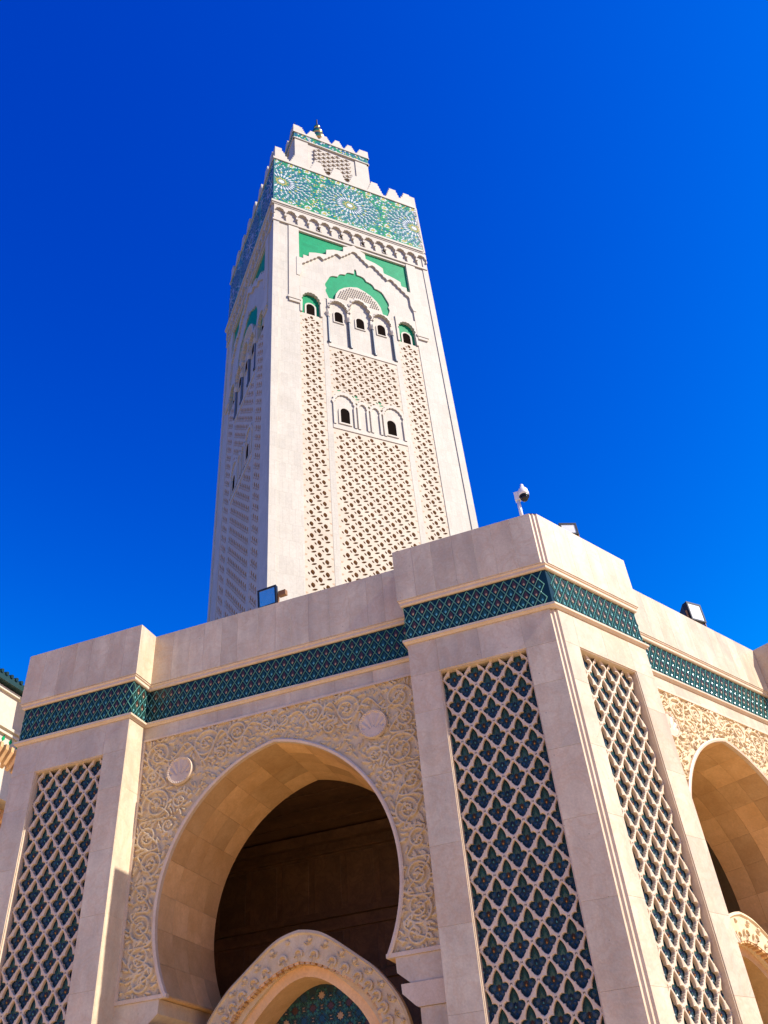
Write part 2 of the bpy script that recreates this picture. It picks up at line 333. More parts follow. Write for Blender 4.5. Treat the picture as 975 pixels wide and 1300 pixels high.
# frieze net, per straight face
def frieze_net(F, x0, x1, y, nm):
    mb = MB(); L = x1 - x0; n = max(1, round(L / .125)); d = L / n; h = (Z_T1 - Z_T0) / 5.0; b = .0075
    for r in range(6):
        for i in range(n + (r % 2 == 0)):
            cx = x0 + d * (i + (.5 if r % 2 else 0)); cz = Z_T1 - h * (r + .15)
            # two descending bars from each node
            for s in (-1, 1):
                xa, za, xb, zb = cx, cz, cx + s * d / 2, cz - h
                if xb < x0 - 1e-6 or xb > x1 + 1e-6: continue
                if zb < Z_T0: t = (za - Z_T0) / h; xb = xa + (xb - xa) * t; zb = Z_T0
                if zb >= za - 1e-4: continue
                mb.add([(xa - b, y - .004, za), (xa, y - .011, za), (xa + b, y - .004, za), (xb - b, y - .004, zb), (xb, y - .011, zb), (xb + b, y - .004, zb)], [(0, 1, 4, 3), (1, 2, 5, 4)], 0)
            # motif hanging under the node
            mz = cz - h * 1.02
            if mz - .05 < Z_T0 or (cx - .03 < x0) or cx + .03 > x1: continue
            if r % 2 == 0:
                pet, bead = 2, 1
            else: pet, bead = 4, 3
            def kite(pts, hh, mi):
                k = len(pts); c0 = sum(p[0] for p in pts) / k; c1 = sum(p[1] for p in pts) / k
                mb.add([(cx + p[0], y - .003, mz + p[1]) for p in pts] + [(cx + c0, y - hh, mz + c1)], [(q, (q + 1) % k, k) for q in range(k)], mi)
            kite([(0, .062), (.022, .02), (.030, -.012), (.018, -.03), (-.018, -.03), (-.030, -.012), (-.022, .02)], .006, pet)
            kite([(0, .012), (.016, -.018), (.010, -.034), (0, -.044), (-.010, -.034), (-.016, -.018)], .011, bead)
    obj('frieze_net', mb.mesh('frieze_net', ['netgreen', 'beige', 'brown', 'turq', 'teal'], False), band_o, F, 'stuff')

def fret(F, u0, u1, y, sg, nm=''):
    a, b = sorted((sg * u0, sg * u1)); frieze_net(F, a, b, y, nm)
for wn, W_ in WING.items():
    F, sg, pp = W_['F'], W_['sg'], W_['p']
    fret(F, .05, pp[0][1], 0, sg); fret(F, pp[0][1], pp[1][0], SB, sg); fret(F, pp[1][0], pp[1][1], 0, sg)
# returns of the far piers that face the picture
def return_frame(F, x, facing):       # frame whose x runs along the return, y into the pier
    X = Vector((0, 1, 0)) * facing; Y = Vector((-facing, 0, 0))
    o_ = F @ Vector((x, 0 if facing > 0 else SB, 0)); R3 = F.to_3x3()
    Xw = R3 @ X; Yw = R3 @ Y
    return frame(o_, Xw, Yw)

# ---- parts of one wing
def ubox(sg, u0, u1, y0, y1, z0, z1): return MB().box(sg * u0, sg * u1, y0, y1, z0, z1)
def build_pier(wn, k):
    W_ = WING[wn]; F, sg = W_['F'], W_['sg']; u0, u1, n0, n1 = W_['p'][k]
    ZN1, ZN0, DN = 6.72, 1.0, .17
    q = .006
    core = MB()
    core.box(sg * u0, sg * n0, q, DN, 0, 7.165).box(sg * n1, sg * u1, q, DN, 0, 7.165).box(sg * n0, sg * n1, q, DN, ZN1, 7.165).box(sg * n0, sg * n1, q, DN, 0, ZN0)
    e0, e1 = u0, u1
    if k == 0: e1 = u1 - q
    else: e0, e1 = u0 + q, u1 - q
    core.box(sg * e0, sg * e1, DN, WALLB, 0, 7.164)
    if k == 0:                          # trim the stile on the return side too
        pass
    pier = obj('pier', core.mesh('pier', 'marble'), arcade, F)
    rows = [0, .76, 1.54, 2.31, 3.08, 3.86, 4.665, 5.43, 6.22, ZN1]
    s = lambda c: sorted(sg * v for v in c)
    clad(pier, F, 0, 0, 0, 0, 0, s([u0, n0]), rows)
    clad(pier, F, 0, 0, 0, 0, 0, s([n1, u1]), rows)
    clad(pier, F, 0, 0, 0, 0, 0, s([u0, n0 + .01, (n0 + n1) / 2, n1 - .01, u1]), [ZN1, 7.166])
    clad(pier, F, 0, 0, 0, 0, 0, s([n0, (n0 + n1) / 2, n1]), [0, ZN0])
    # returns towards the arch
    for (uu, fac) in ([(u1, 1)] if k == 0 else [(u0, -1), (u1, 1)]):
        f_ = fac * sg; G = return_frame(F, sg * uu, f_)
        a, b = (.02, SB + .02) if f_ > 0 else (-.02, SB - .02)
        if uu == u1 and k == 1: a, b = (.02, 1.7) if f_ > 0 else (SB - 1.7, SB - .02)
        clad(pier, G, 0, 0, 0, 0, 0, cuts(a, b, .6), [0, 1.54, 3.08, 4.665, 6.22, 7.166])
    # niche lining, lattice and flower tiles
    lin = MB(); c = .012
    for zz in (0,):
        lin.box(sg * n0, sg * (n0 + c), .012, DN, ZN0, ZN1 - c); lin.box(sg * (n1 - c), sg * n1, .012, DN, ZN0, ZN1 - c); lin.box(sg * n0, sg * n1, .012, DN, ZN1 - c, ZN1)
    obj('niche_lining', lin.mesh('niche_lining', 'trim'), pier, F)
    back = MB().box(sg * (n0 + c), sg * (n1 - c), DN - .012, DN - .002, ZN0, ZN1 - c)
    panel = obj('lattice_panel', back.mesh('lattice_panel', 'grout'), arcade, F)
    a = (n1 - n0 - 2 * c) / 8.0; b = .167; x0 = min(sg * (n0 + c), sg * (n1 - c))
    me, cs = lattice('stone_lattice', x0, 4, ZN0 + .05, ZN1 - c, a, b, .068, .046, 'trim')
    obj('stone_lattice', me, panel, F)
    rest = MB()
    seen = {('L', 0): 2.7, ('L', 1): 3.2, ('R', 0): 2.7, ('R', 1): 99}[(wn, k)]
    for (x, z, r, edge) in cs:
        x = min(max(x, x0), x0 + 8 * a)
        T = F @ Matrix.Translation((x, .122, z)) @ Matrix.Diagonal((a * (1.0 if not edge else .98), .11, b, 1))
        if edge or z < seen: rest_cells.append((FLOWER[r % 2], (x, .122, z), a, b, edge, x0, 8 * a, panel, F)); continue
        if z > ZN1 - b * .9: rest_cells.append((FLOWER[r % 2], (x, .122, z), a, b, edge, x0, 8 * a, panel, F)); continue
        obj('flower_tile', FLOWER[r % 2], panel, T)
rest_cells = []
def build_arch(wn):
    W_ = WING[wn]; F, sg, c = W_['F'], W_['sg'], W_['c']; u0, u1 = W_['p'][0][1], W_['p'][1][0]
    X = lambda h: sg * c + h                       # h = signed distance from the arch axis, local x
    xa, xb = sorted((sg * u0, sg * u1))
    hf = arch_half(28); foot = hf[-1][0]
    # core of the wall with the arched opening
    prof = [(X(-h), z) for h, z in hf[::-1]] + [(X(h), z) for h, z in hf[1:]]
    dr = .02
    hc = arch_half(28, dr); pc = [(X(-h), z) for h, z in hc[::-1]] + [(X(h), z) for h, z in hc[1:]]
    poly = [(xa, ZF)] + pc + [(xb, ZF), (xb, 7.163), (xa, 7.163)]
    mb = MB(); mb.prism(poly, SB + .05, WALLB)
    wall = obj('arch_wall', mb.mesh('arch_wall', 'marble'), arcade, F)
    # plain course over the carved panel
    clad(wall, F, 0, 0, SB, 0, 0, cuts(xa, xb, .62), [6.985, 7.166])
    bd = MB(); bd.box(xa, xb, SB - .012, SB + .05, 6.955, 6.985)
    bd.box(xa, xa + .035, SB - .008, SB + .05, ZF + .03, 6.954); bd.box(xb - .035, xb, SB - .008, SB + .05, ZF + .03, 6.954)
    bd.box(xa, X(-foot) - .002, SB - .012, SB + .05, ZF - .012, ZF + .03); bd.box(X(foot) + .002, xb, SB - .012, SB + .05, ZF - .012, ZF + .03)
    obj('panel_border', bd.mesh('panel_border', 'trim'), wall, F)
    # rim round the opening
    rim = MB(); n = 40
    i0 = arch_half(n, 0); i1 = arch_half(n, .028); i2 = arch_half(n, .048)
    for s in (-1, 1):
        A = [(X(s * h), z) for h, z in i0]; Bq = [(X(s * h), z) for h, z in i1]; D = [(X(s * h), z) for h, z in i2]
        rim.strip([(x, SB + .045, z) for x, z in A], [(x, SB - .012, z) for x, z in A]); rim.strip([(x, SB - .012, z) for x, z in A], [(x, SB - .020, z) for x, z in Bq])
        rim.strip([(x, SB - .020, z) for x, z in Bq], [(x, SB - .008, z) for x, z in D]); rim.strip([(x, SB - .008, z) for x, z in D], [(x, SB + .04, z) for x, z in D])
    obj('arch_rim', rim.mesh('arch_rim', 'trim'), wall, F)
    # soffit blocks
    nb, nd = 9, 4; y0, y1 = SB + .046, WALLB + .004
    yc = [y0 + (y1 - y0) * i / nd for i in range(nd + 1)]
    for s in (-1, 1):
        ng = 6; hp = arch_half(nb * ng); ho = arch_half(nb * ng, .03)
        for j in range(nb):
            for i in range(nd):
                jj = [j * ng + k for k in range(ng + 1)]
                a_, b_ = yc[i] + .0015, yc[i + 1] - .0015
                mb = MB(); pr = random.uniform(0, .002)
                inn = [hp[k] for k in jj]; out = [ho[k] for k in jj]
                tr = .0012
                def shr(L_):
                    L_ = list(L_); f_ = .02
                    e = L_[0]; g_ = L_[1]; L_[0] = (e[0] + (g_[0] - e[0]) * f_, e[1] + (g_[1] - e[1]) * f_)
                    e = L_[-1]; g_ = L_[-2]; L_[-1] = (e[0] + (g_[0] - e[0]) * f_, e[1] + (g_[1] - e[1]) * f_); return L_
                inn = shr(inn); out = shr(out)
                A = [(X(s * h), a_, z) for h, z in inn]; Bq = [(X(s * h), b_, z) for h, z in inn]
                A2 = [(X(s * h), a_, z) for h, z in out]; B2 = [(X(s * h), b_, z) for h, z in out]
                mb.strip(A, Bq); mb.strip(A2, A); mb.strip(Bq, B2); mb.add([A[0], Bq[0], B2[0], A2[0]], [(0, 1, 2, 3)]); mb.add([A[-1], Bq[-1], B2[-1], A2[-1]], [(0, 1, 2, 3)])
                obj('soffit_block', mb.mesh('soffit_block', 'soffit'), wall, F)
    # imposts, capitals and jamb shafts
    for s, xe in ((-1, xa), (1, xb)):
        def sec(name, pts, y0, y1, mat):
            ps = [(X(s * h), z) for h, z in pts] + [(xe, pts[-1][1]), (xe, pts[0][1])]
            obj(name, MB().prism(ps, y0, y1).mesh(name, mat), wall, F)
        sec('impost', [(foot + .10, ZF - .014), (foot + .105, 3.60), (foot + .245, 3.49)], SB + .006, WALLB - .05, 'marble')
        sec('capital', [(foot + .145, 3.486), (foot + .15, 3.396), (foot + .17, 3.38), (foot + .285, 3.275), (foot + .31, 3.262)], SB - .01, WALLB - .06, 'trim')
        sec('jamb_shaft', [(foot + .325, 3.258), (foot + .325, 0)], SB + .01, WALLB - .08, 'marble')
        # underside of the arch foot
        obj('foot_stone', MB().box(X(s * (foot + .002)), X(s * (foot + .2)), SB + .05, WALLB, ZF - .008, ZF + .012).mesh('foot_stone', 'soffit'), wall, F)
    # carved spandrel
    carve(wn, wall, F, xa + .036, xb - .036, X)
    # shell medallions
    for s in (-1, 1):
        mb = MB(); cx, cz, R = X(s * 1.375), 6.415, .19; n = 144; nr = 20
        ringv = []
        for r in range(nr + 1):
            t = r / nr; L_ = []
            for j in range(n):
                a_ = 2 * math.pi * j / n
                x, z = R * t * math.cos(a_), R * t * math.sin(a_)
                fx, fz = x, z + R * .55                                  # ribs fan out from a point near the bottom
                ang = math.atan2(fx, fz); rr = math.hypot(fx, fz)
                rib = math.cos(ang * 15) * min(1, rr / (.5 * R))
                hh = .020 + .0055 * rib
                if fz < .30 * R * (1 + .25 * math.cos(fx / R * 14)): hh = .027
                if t > .80: hh = .030 + .004 * math.cos(a_ * 36)
                if t > .90: hh = .034
                if t > .99: hh = -.01
                L_.append((cx + x, SB - .004 - hh, cz + z))
            ringv.append(L_)
        for r in range(1, nr): mb.strip(ringv[r], ringv[r + 1], 0, True)
        mb.add(ringv[1], [tuple(range(n))])
        obj('shell_medallion', mb.mesh('shell_medallion', 'trim', False), wall, F)

# ---- arabesque relief as a height field
def carve(wn, par, F, xa, xb, X):
    c0 = X(0); res = .0068; z0, z1 = ZF + .03, 6.955
    nx = int((xb - xa) / res) + 1; nz = int((z1 - z0) / res) + 1
    xs = np.linspace(xa, xb, nx); zs = np.linspace(z0, z1, nz)
    H = np.zeros((nz, nx))
    r_ = random.Random(11)
    def dab(h, z, wd, ht, groove=False):
        for s in (-1, 1):
            x = c0 + s * h
            i0 = max(0, int((x - xa - wd) / res)); i1 = min(nx, int((x - xa + wd) / res) + 2)
            j0 = max(0, int((z - z0 - wd) / res)); j1 = min(nz, int((z - z0 + wd) / res) + 2)
            if i0 >= i1 or j0 >= j1: continue
            d2 = ((xs[i0:i1][None, :] - x) ** 2 + (zs[j0:j1][:, None] - z) ** 2) / wd ** 2
            H[j0:j1, i0:i1] = np.maximum(H[j0:j1, i0:i1], ht * np.clip(1 - d2 ** 3, 0, 1) * (1 - .38 * np.exp(-d2 * 9)))
    def stroke(pts, w0, w1, ht):
        L = sum(math.dist(pts[i], pts[i + 1]) for i in range(len(pts) - 1)); n = max(4, int(L / .008)); k = len(pts) - 1
        for i in range(n + 1):
            t = i / n * k; a = min(int(t), k - 1); f = t - a
            h = pts[a][0] * (1 - f) + pts[a + 1][0] * f; z = pts[a][1] * (1 - f) + pts[a + 1][1] * f
            dab(h, z, w0 + (w1 - w0) * i / n, ht)
    def leaf(h, z, ang, ln, wd, ht):
        n = 9; cv = r_.uniform(-.9, .9)
        pts = []
        for i in range(n):
            t = i / (n - 1); a = ang + cv * t
            pts.append((h, z)); h += ln / n * math.cos(a); z += ln / n * math.sin(a)
        for i, p in enumerate(pts):
            t = i / (n - 1); dab(p[0], p[1], wd * math.sin(math.pi * (.12 + .85 * t)) ** .8, ht)
    inside = lambda h, z, m=0: math.hypot(abs(h) - ARX, z - ARZ) > ARR + .05 + m
    hmax = (xb - xa) / 2
    sp = [(1.73, 6.72, .19), (1.02, 6.72, .20), (.55, 6.78, .15), (.12, 6.80, .12), (1.70, 6.03, .22), (1.80, 6.42, .12), (1.36, 6.02, .12), (.78, 6.53, .11),
          (1.80, 5.62, .15), (1.72, 5.28, .17), (1.80, 4.92, .14), (1.76, 4.55, .16), (1.74, 4.20, .17), (1.68, 3.95, .14), (1.50, 5.72, .10), (1.16, 6.30, .0)]
    for (h, z, R) in sp:
        if R == 0: continue
        turns = 1.9 if R > .14 else 1.5; d = r_.choice((-1, 1)); a0 = r_.uniform(0, 6.28); pts = []
        for i in range(46):
            t = i / 45; a = a0 + d * turns * 6.28 * t; rr = R * (1 - .86 * t); pts.append((h + rr * math.cos(a), z + rr * math.sin(a)))
        stroke(pts, .017, .011, .026)
        dab(h, z, R * .16, .032)
        for k in range(5):                                   # petals in the eye of the scroll
            a = k * 1.2566 + a0; leaf(h + R * .2 * math.cos(a), z + R * .2 * math.sin(a), a, R * .22, .012, .024)
        m = int(8 + R * 30)
        for k in range(m):                                   # leaves leaving the scroll
            a = a0 + k * 6.28 / m + r_.uniform(-.2, .2)
            leaf(h + R * 1.02 * math.cos(a), z + R * 1.02 * math.sin(a), a + d * r_.uniform(.5, 1.1), R * r_.uniform(.45, .8), r_.uniform(.014, .024), r_.uniform(.018, .03))
    # winding stems that tie the scrolls together
    order = [(0, 6.66), (.33, 6.86), (.55, 6.62), (.80, 6.86), (1.02, 6.50), (1.30, 6.80), (1.55, 6.60), (1.86, 6.86)]
    def smooth(P_, n=10):
        o_ = []
        for i in range(len(P_) - 1):
            p0 = P_[max(i - 1, 0)]; p1, p2 = P_[i], P_[i + 1]; p3 = P_[min(i + 2, len(P_) - 1)]
            for k in range(n):
                t = k / n; o_.append(tuple(.5 * (2 * p1[q] + (p2[q] - p0[q]) * t + (2 * p0[q] - 5 * p1[q] + 4 * p2[q] - p3[q]) * t * t + (3 * p1[q] - p0[q] - 3 * p2[q] + p3[q]) * t ** 3) for q in (0, 1)))
        return o_
    stroke(smooth(order), .015, .013, .022)
    stroke(smooth([(1.88, 6.6), (1.58, 6.28), (1.90, 6.20), (1.50, 5.85), (1.92, 5.80), (1.62, 5.48), (1.90, 5.40), (1.66, 5.08), (1.90, 5.05), (1.66, 4.74), (1.92, 4.70), (1.62, 4.36), (1.90, 4.30), (1.55, 4.05), (1.85, 3.86)]), .015, .012, .022)
    # small leaves wherever the ground is still bare
    for _ in range(2600):
        h, z = r_.uniform(0, hmax), r_.uniform(z0, z1)
        if not inside(h, z, .02): continue
        i, j = int((c0 + h - xa) / res), int((z - z0) / res)
        if 0 <= i < nx and 0 <= j < nz and H[max(0, j - 2):j + 3, max(0, i - 2):i + 3].max() < .006:
            leaf(h, z, r_.uniform(0, 6.28), r_.uniform(.05, .12), r_.uniform(.009, .016), r_.uniform(.012, .026))
    # carved mid-ribs: a shallow groove along the crest of whatever is wide
    H = np.where(H > .019, .019 + (H - .019) * .25 - .004 * np.clip((H - .021) / .006, 0, 1), H)
    XX, ZZ = np.meshgrid(xs, zs)
    rad = np.hypot(np.abs(XX - c0) - ARX, ZZ - ARZ)
    keepv = rad > ARR + .030
    vid = -np.ones(nx * nz, int); kv = np.flatnonzero(keepv.ravel()); vid[kv] = np.arange(len(kv))
    co = np.stack([XX.ravel()[kv], (SB + .030 - H * 1.9).ravel()[kv], ZZ.ravel()[kv]], 1)
    idx = np.arange(nx * nz).reshape(nz, nx)
    q = np.stack([idx[:-1, :-1], idx[:-1, 1:], idx[1:, 1:], idx[1:, :-1]], -1).reshape(-1, 4); q = vid[q]; q = q[(q >= 0).all(1)]
    me = bpy.data.meshes.new('carved_spandrel'); me.vertices.add(len(co)); me.vertices.foreach_set('co', co.ravel())
    me.loops.add(q.size); me.loops.foreach_set('vertex_index', q.ravel().astype(np.int32))
    me.polygons.add(len(q)); me.polygons.foreach_set('loop_start', np.arange(0, q.size, 4, dtype=np.int32)); me.polygons.foreach_set('loop_total', np.full(len(q), 4, np.int32))
    me.update(calc_edges=True); me.polygons.foreach_set('use_smooth', np.ones(len(q), bool)); me.materials.append(M['carved'])
    obj('carved_spandrel', me, par, F)

for wn in 'LR':
    for k in (0, 1): build_pier(wn, k)
    build_arch(wn)
# half tiles at the edges, top and below the frame: one joined piece per panel
bypanel = {}
for rc in rest_cells: bypanel.setdefault(rc[7].name, []).append(rc)
for nm, L_ in bypanel.items():
    mb = MB(); panel, F = L_[0][7], L_[0][8]; ms = ['grout', 'teal', 'blue', 'orange', 'brown', 'turq', 'navy']
    for (me, p, a, b, edge, x0, wd, _, _) in L_:
        cool = me is FLOWER[1]
        vs = [(min(max(p[0] + v.co.x * a, x0), x0 + wd), p[1] + v.co.y * .11, min(p[2] + v.co.z * b, 6.706)) for v in me.vertices]
        k = len(mb.v); mb.v += vs
        for f in me.polygons:
            i = f.material_index; i = {3: 5, 4: 6}.get(i, i) if cool else i
            mb.f.append(tuple(x + k for x in f.vertices)); mb.m.append(i)
    obj('edge_tiles', mb.mesh('edge_tiles', ms, False), panel, F, 'stuff')

# notched corner shaft between the two wings, below the ledge and in the parapet
def corner_poly(off=0.0):
    A = C + 2 * SN * dL; B = C + 2 * SN * dR
    pts = [A, A + SN * dR, C + SN * dL + SN * dR, C + SN * dL + 2 * SN * dR, B, B - nR * .2, A - nL * .2]
    sh = (nL + nR).normalized() * off
    return [((p + sh).x, (p + sh).y) for p in pts]
obj('corner_moulding', MB().vprism(corner_poly(), 0, 7.166).mesh('corner_moulding', 'trim'), arcade)
PC = C + (nL + nR) * (PO / (1 + nL.dot(nR)))
def cornerP():
    A = PC + 2 * SN * dL; B = PC + 2 * SN * dR
    return [(p.x, p.y) for p in [A, A + SN * dR, PC + SN * dL + SN * dR, PC + SN * dL + 2 * SN * dR, B, B - nR * .3, A - nL * .3]]
obj('corner_moulding', MB().vprism(cornerP(), Z_P0, Z_P1 - .001).mesh('corner_moulding', 'trim'), arcade)
sh = (PC - C); shL = -sh.dot(dL); shR = -sh.dot(dR)      # how far the parapet corner moved along each wing
# parapets: core wall plus facing slabs
for wn, W_ in WING.items():
    F, sg, pp = W_['F'], W_['sg'], W_['p']; q = .006; dz = .003 if wn == 'R' else .0
    segs = [(.06 - (shL if wn == 'L' else shR), pp[0][1] + PO, 0), (pp[0][1] + PO, pp[1][0] - PO, SB), (pp[1][0] - PO, pp[1][1] + PO, 0)]
    core = MB()
    for (a, b, y) in segs:
        core.box(sg * (a + (q if y == 0 and a > 1 else 0)), sg * (b - (q if y == 0 else 0)), y - PO + q, y + .45 + (SB if y == 0 else 0), Z_P0 + .001, Z_P1 - .006 - dz)
    par = obj('parapet', core.mesh('parapet', 'marble'), arcade, F)
    for (a, b, y) in segs:
        cols = sorted(sg * v for v in cuts(a, b, .29))
        clad(par, F, 0, 0, y - PO, 0, 0, cols, [Z_P0, Z_P1 - .0], mat='marble')
    for (uu, fac) in [(pp[0][1] + PO, 1), (pp[1][0] - PO, -1), (pp[1][1] + PO, 1)]:
        f_ = fac * sg; G = return_frame(F, sg * uu, f_)
        a, b = (-PO + .02, SB - PO) if f_ > 0 else (PO, SB + PO - .02)
        if uu > pp[1][1]: a, b = (-PO + .02, 1.5) if f_ > 0 else (SB - 1.5, SB + PO - .02)
        clad(par, G, 0, 0, 0, 0, 0, [a, b], [Z_P0, Z_P1])
        frieze_net(return_frame(F, sg * (uu - fac * PO), f_), *((0.0, SB) if not uu > pp[1][1] else ((0, 1.4) if f_ > 0 else (SB - 1.4, SB))), 0, '')
# roof, ceiling, rear wall: what one sees through the arches
DB = 5.0
ub = DB / math.tan(math.radians(60))
def flat(mb, wn, u0, u1, y0, y1a, y1b, z0, z1): pass
roofp = [P('L', 7.7, .5), P('L', 1.9, .5), P('R', 1.9, .5), P('R', 7.7, .5), P('R', 7.7, DB + .4), P('R', ub, DB + .4), P('L', ub, DB + .4), P('L', 7.7, DB + .4)]
obj('roof_slab', MB().vprism([(p.x, p.y) for p in roofp], 7.17, 7.5).mesh('roof_slab', 'marble'), arcade)
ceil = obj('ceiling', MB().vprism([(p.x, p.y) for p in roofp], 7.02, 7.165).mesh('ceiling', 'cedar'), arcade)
for wn, W_ in WING.items():
    F, sg = W_['F'], W_['sg']
    X2 = lambda a, b: sorted((sg * a, sg * b))
    for k in range(11):                               # ceiling boards run with the wall
        y = WALLB + .05 + k * .29; a, b = X2(1.0 + k * .15, 7.6)
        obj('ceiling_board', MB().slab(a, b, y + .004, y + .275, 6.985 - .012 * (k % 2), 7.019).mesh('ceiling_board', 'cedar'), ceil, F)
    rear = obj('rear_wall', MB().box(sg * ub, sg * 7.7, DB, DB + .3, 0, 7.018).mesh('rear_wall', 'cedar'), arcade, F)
    for (z, h, d) in ((6.78, .16, .16), (6.60, .06, .09), (5.55, .10, .10), (5.36, .05, .06), (4.55, .12, .08), (3.1, .12, .08)):
        obj('wall_moulding', MB().box(sg * ub, sg * 7.7, DB - d, DB - .002, z, z + h).mesh('wall_moulding', 'cedar'), rear, F)
    for k in range(8):
        a = ub + .25 + k * .6
        if a + .5 < 7.6: obj('carved_panel', MB().slab(sg * a, sg * (a + .5), DB - .014, DB - .002, 5.66, 6.55, .01).mesh('carved_panel', 'cedar'), rear, F)
        if a + .5 < 7.6: obj('carved_panel', MB().slab(sg * a, sg * (a + .5), DB - .014, DB - .002, 4.7, 5.33, .01).mesh('carved_panel', 'cedar'), rear, F)
    obj('end_wall', MB().box(sg * 7.45, sg * 7.74, WALLB + .002, DB + .3, 0, 7.165).mesh('end_wall', 'marble'), arcade, F)

# ------------------------------------------------------------------ fountain arches standing in the openings
def fountain(wn, label):
    W_ = WING[wn]; F, sg, c = W_['F'], W_['sg'], W_['c']
    y0 = 1.05 if wn == 'L' else .98
    base = F @ Vector((sg * c, y0, 0)); B = F @ Matrix.Translation((sg * c, 0, 0))
    t = thing('fountain_arch', label, 'fountain arch', base)
    def sm(P_, n=8):
        o_ = []
        for i in range(len(P_) - 1):
            p0 = P_[max(i - 1, 0)]; p1, p2 = P_[i], P_[i + 1]; p3 = P_[min(i + 2, len(P_) - 1)]
            for k in range(n):
                tt = k / n; o_.append(tuple(.5 * (2 * p1[q] + (p2[q] - p0[q]) * tt + (2 * p0[q] - 5 * p1[q] + 4 * p2[q] - p3[q]) * tt * tt + (3 * p1[q] - p0[q] - 3 * p2[q] + p3[q]) * tt ** 3) for q in (0, 1)))
        o_.append(P_[-1]); return o_
    OU = sm([(0, 4.38), (.15, 4.355), (.29, 4.31), (.42, 4.235), (.56, 4.135), (.76, 3.985), (.96, 3.825), (1.19, 3.54), (1.31, 3.25), (1.33, 2.95), (1.29, 2.6)], 6)
    IN = sm([(0, 4.035), (.13, 4.015), (.26, 3.975), (.40, 3.91), (.52, 3.845), (.66, 3.755), (.79, 3.655), (.90, 3.515), (.98, 3.35), (1.03, 3.10), (1.0, 2.6)], 6)
    I2 = sm([(0, 3.90), (.12, 3.88), (.24, 3.835), (.36, 3.765), (.47, 3.68), (.58, 3.58), (.69, 3.46), (.80, 3.28), (.87, 3.05), (.89, 2.85), (.87, 2.6)], 6)
    TY = 1.70 - 1.05 + y0
    mb = MB(); band = MB(); inner = MB(); n = len(OU)
    for s in (-1, 1):
        f = lambda L_, y: [(s * h, y, z) for h, z in L_]
        lerp = lambda A, Bq, q: [(a[0] + (b_[0] - a[0]) * q, a[1] + (b_[1] - a[1]) * q) for a, b_ in zip(A, Bq)]
        e1 = lerp(OU, IN, .10); e2 = lerp(OU, IN, .16)
        mb.strip(f(OU, y0 + .10), f(OU, y0)); mb.strip(f(OU, y0), f(e1, y0 - .012)); mb.strip(f(e1, y0 - .012), f(e2, y0 + .012)); mb.strip(f(e2, y0 + .012), f(IN, y0 + .012)); 
        inner.strip(f(IN, y0 + .012), f(IN, y0 + .16)); inner.strip(f(IN, y0 + .16), f(I2, y0 + .17)); inner.strip(f(I2, y0 + .17), f(I2, TY + .02))
        mb.strip(f(OU, y0 + .10), f(lerp(I2, OU, .25), y0 + .11)); mb.strip(f(lerp(I2, OU, .25), y0 + .11), f(lerp(I2, OU, .25), TY + .02))
    ring = obj('arch_ring', mb.mesh('arch_ring', 'carved'), t, B)
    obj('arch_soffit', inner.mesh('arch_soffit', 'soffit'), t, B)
    # carving: rosettes near the outer edge, scallops along the inner edge
    def at(A, Bq, q, s, i): return (s * (A[i][0] + (Bq[i][0] - A[i][0]) * q), A[i][1] + (Bq[i][1] - A[i][1]) * q)
    orn = []
    Ls = [0]
    for i in range(1, n): Ls.append(Ls[-1] + math.dist(OU[i], OU[i - 1]))
    def idx(L_): return min(range(n), key=lambda i: abs(Ls[i] - L_))
    def dome(cx, cz, r, h, nm, flute=0):
        m = MB(); N = 20; K = 4; rg = []
        for k in range(K + 1):
            ph = math.pi / 2 * k / K; L_ = []
            for j in range(N):
                a = 2 * math.pi * j / N; rr = r * math.cos(ph) * (1 + (.14 * math.cos(flute * a) if flute else 0)); L_.append((cx + rr * math.cos(a), y0 + .013 - h * math.sin(ph), cz + rr * math.sin(a)))
            rg.append(L_)
        for k in range(K): m.strip(rg[k], rg[k + 1], 0, True)
        obj(nm, m.mesh(nm, 'carved', False, True), ring, B)
    k = 0; L_ = .14
    while L_ < Ls[-1] - .1:
        for s in (-1, 1):
            i = idx(L_); x, z = at(OU, IN, .27, s, i); dome(x, z, .030, .03, 'rosette', 5)
        L_ += .235
    for L_ in np.arange(0.0, Ls[-1] - .1, .235):
        for s in ((-1, 1) if L_ > 0 else (1,)):
            i = idx(L_); x, z = at(OU, IN, .78, s, i)
            tx = OU[min(i + 1, n - 1)][0] - OU[max(i - 1, 0)][0]; tz = OU[min(i + 1, n - 1)][1] - OU[max(i - 1, 0)][1]; ang = math.atan2(tz, tx * s) if True else 0
            m = MB(); N = 14
            if L_ == 0: ang = 0.0
            nx_, nz_ = -math.sin(ang), math.cos(ang)
            if nz_ * (z - 2.9) + nx_ * x < 0: nx_, nz_ = -nx_, -nz_
            tx_, tz_ = nz_, -nx_
            def ringpts(r, y): return [(x + r * (math.cos(q) * tx_ + math.sin(q) * nx_), y, z + r * (math.cos(q) * tz_ + math.sin(q) * nz_)) for q in [math.pi * (j / N * 1.3 - .15) for j in range(N + 1)]]
            m.strip(ringpts(.062, y0 + .013), ringpts(.058, y0 - .020)); m.strip(ringpts(.058, y0 - .020), ringpts(.040, y0 - .024)); m.strip(ringpts(.040, y0 - .024), ringpts(.030, y0 + .013))
            obj('scallop', m.mesh('scallop', 'carved', False, False), ring, B)
            # tongue under each scallop
            m2 = MB(); m2.add([(x + tx_ * a_ + nx_ * b_, y0 + yy, z + tz_ * a_ + nz_ * b_) for a_, b_, yy in ((-.03, -.01, .013), (0, .025, .013), (.03, -.01, .013), (.028, -.075, .013), (-.028, -.075, .013), (0, -.02, -.018), (0, -.075, -.012))], [(0, 1, 5), (1, 2, 5), (2, 3, 6, 5), (0, 5, 6, 4)])
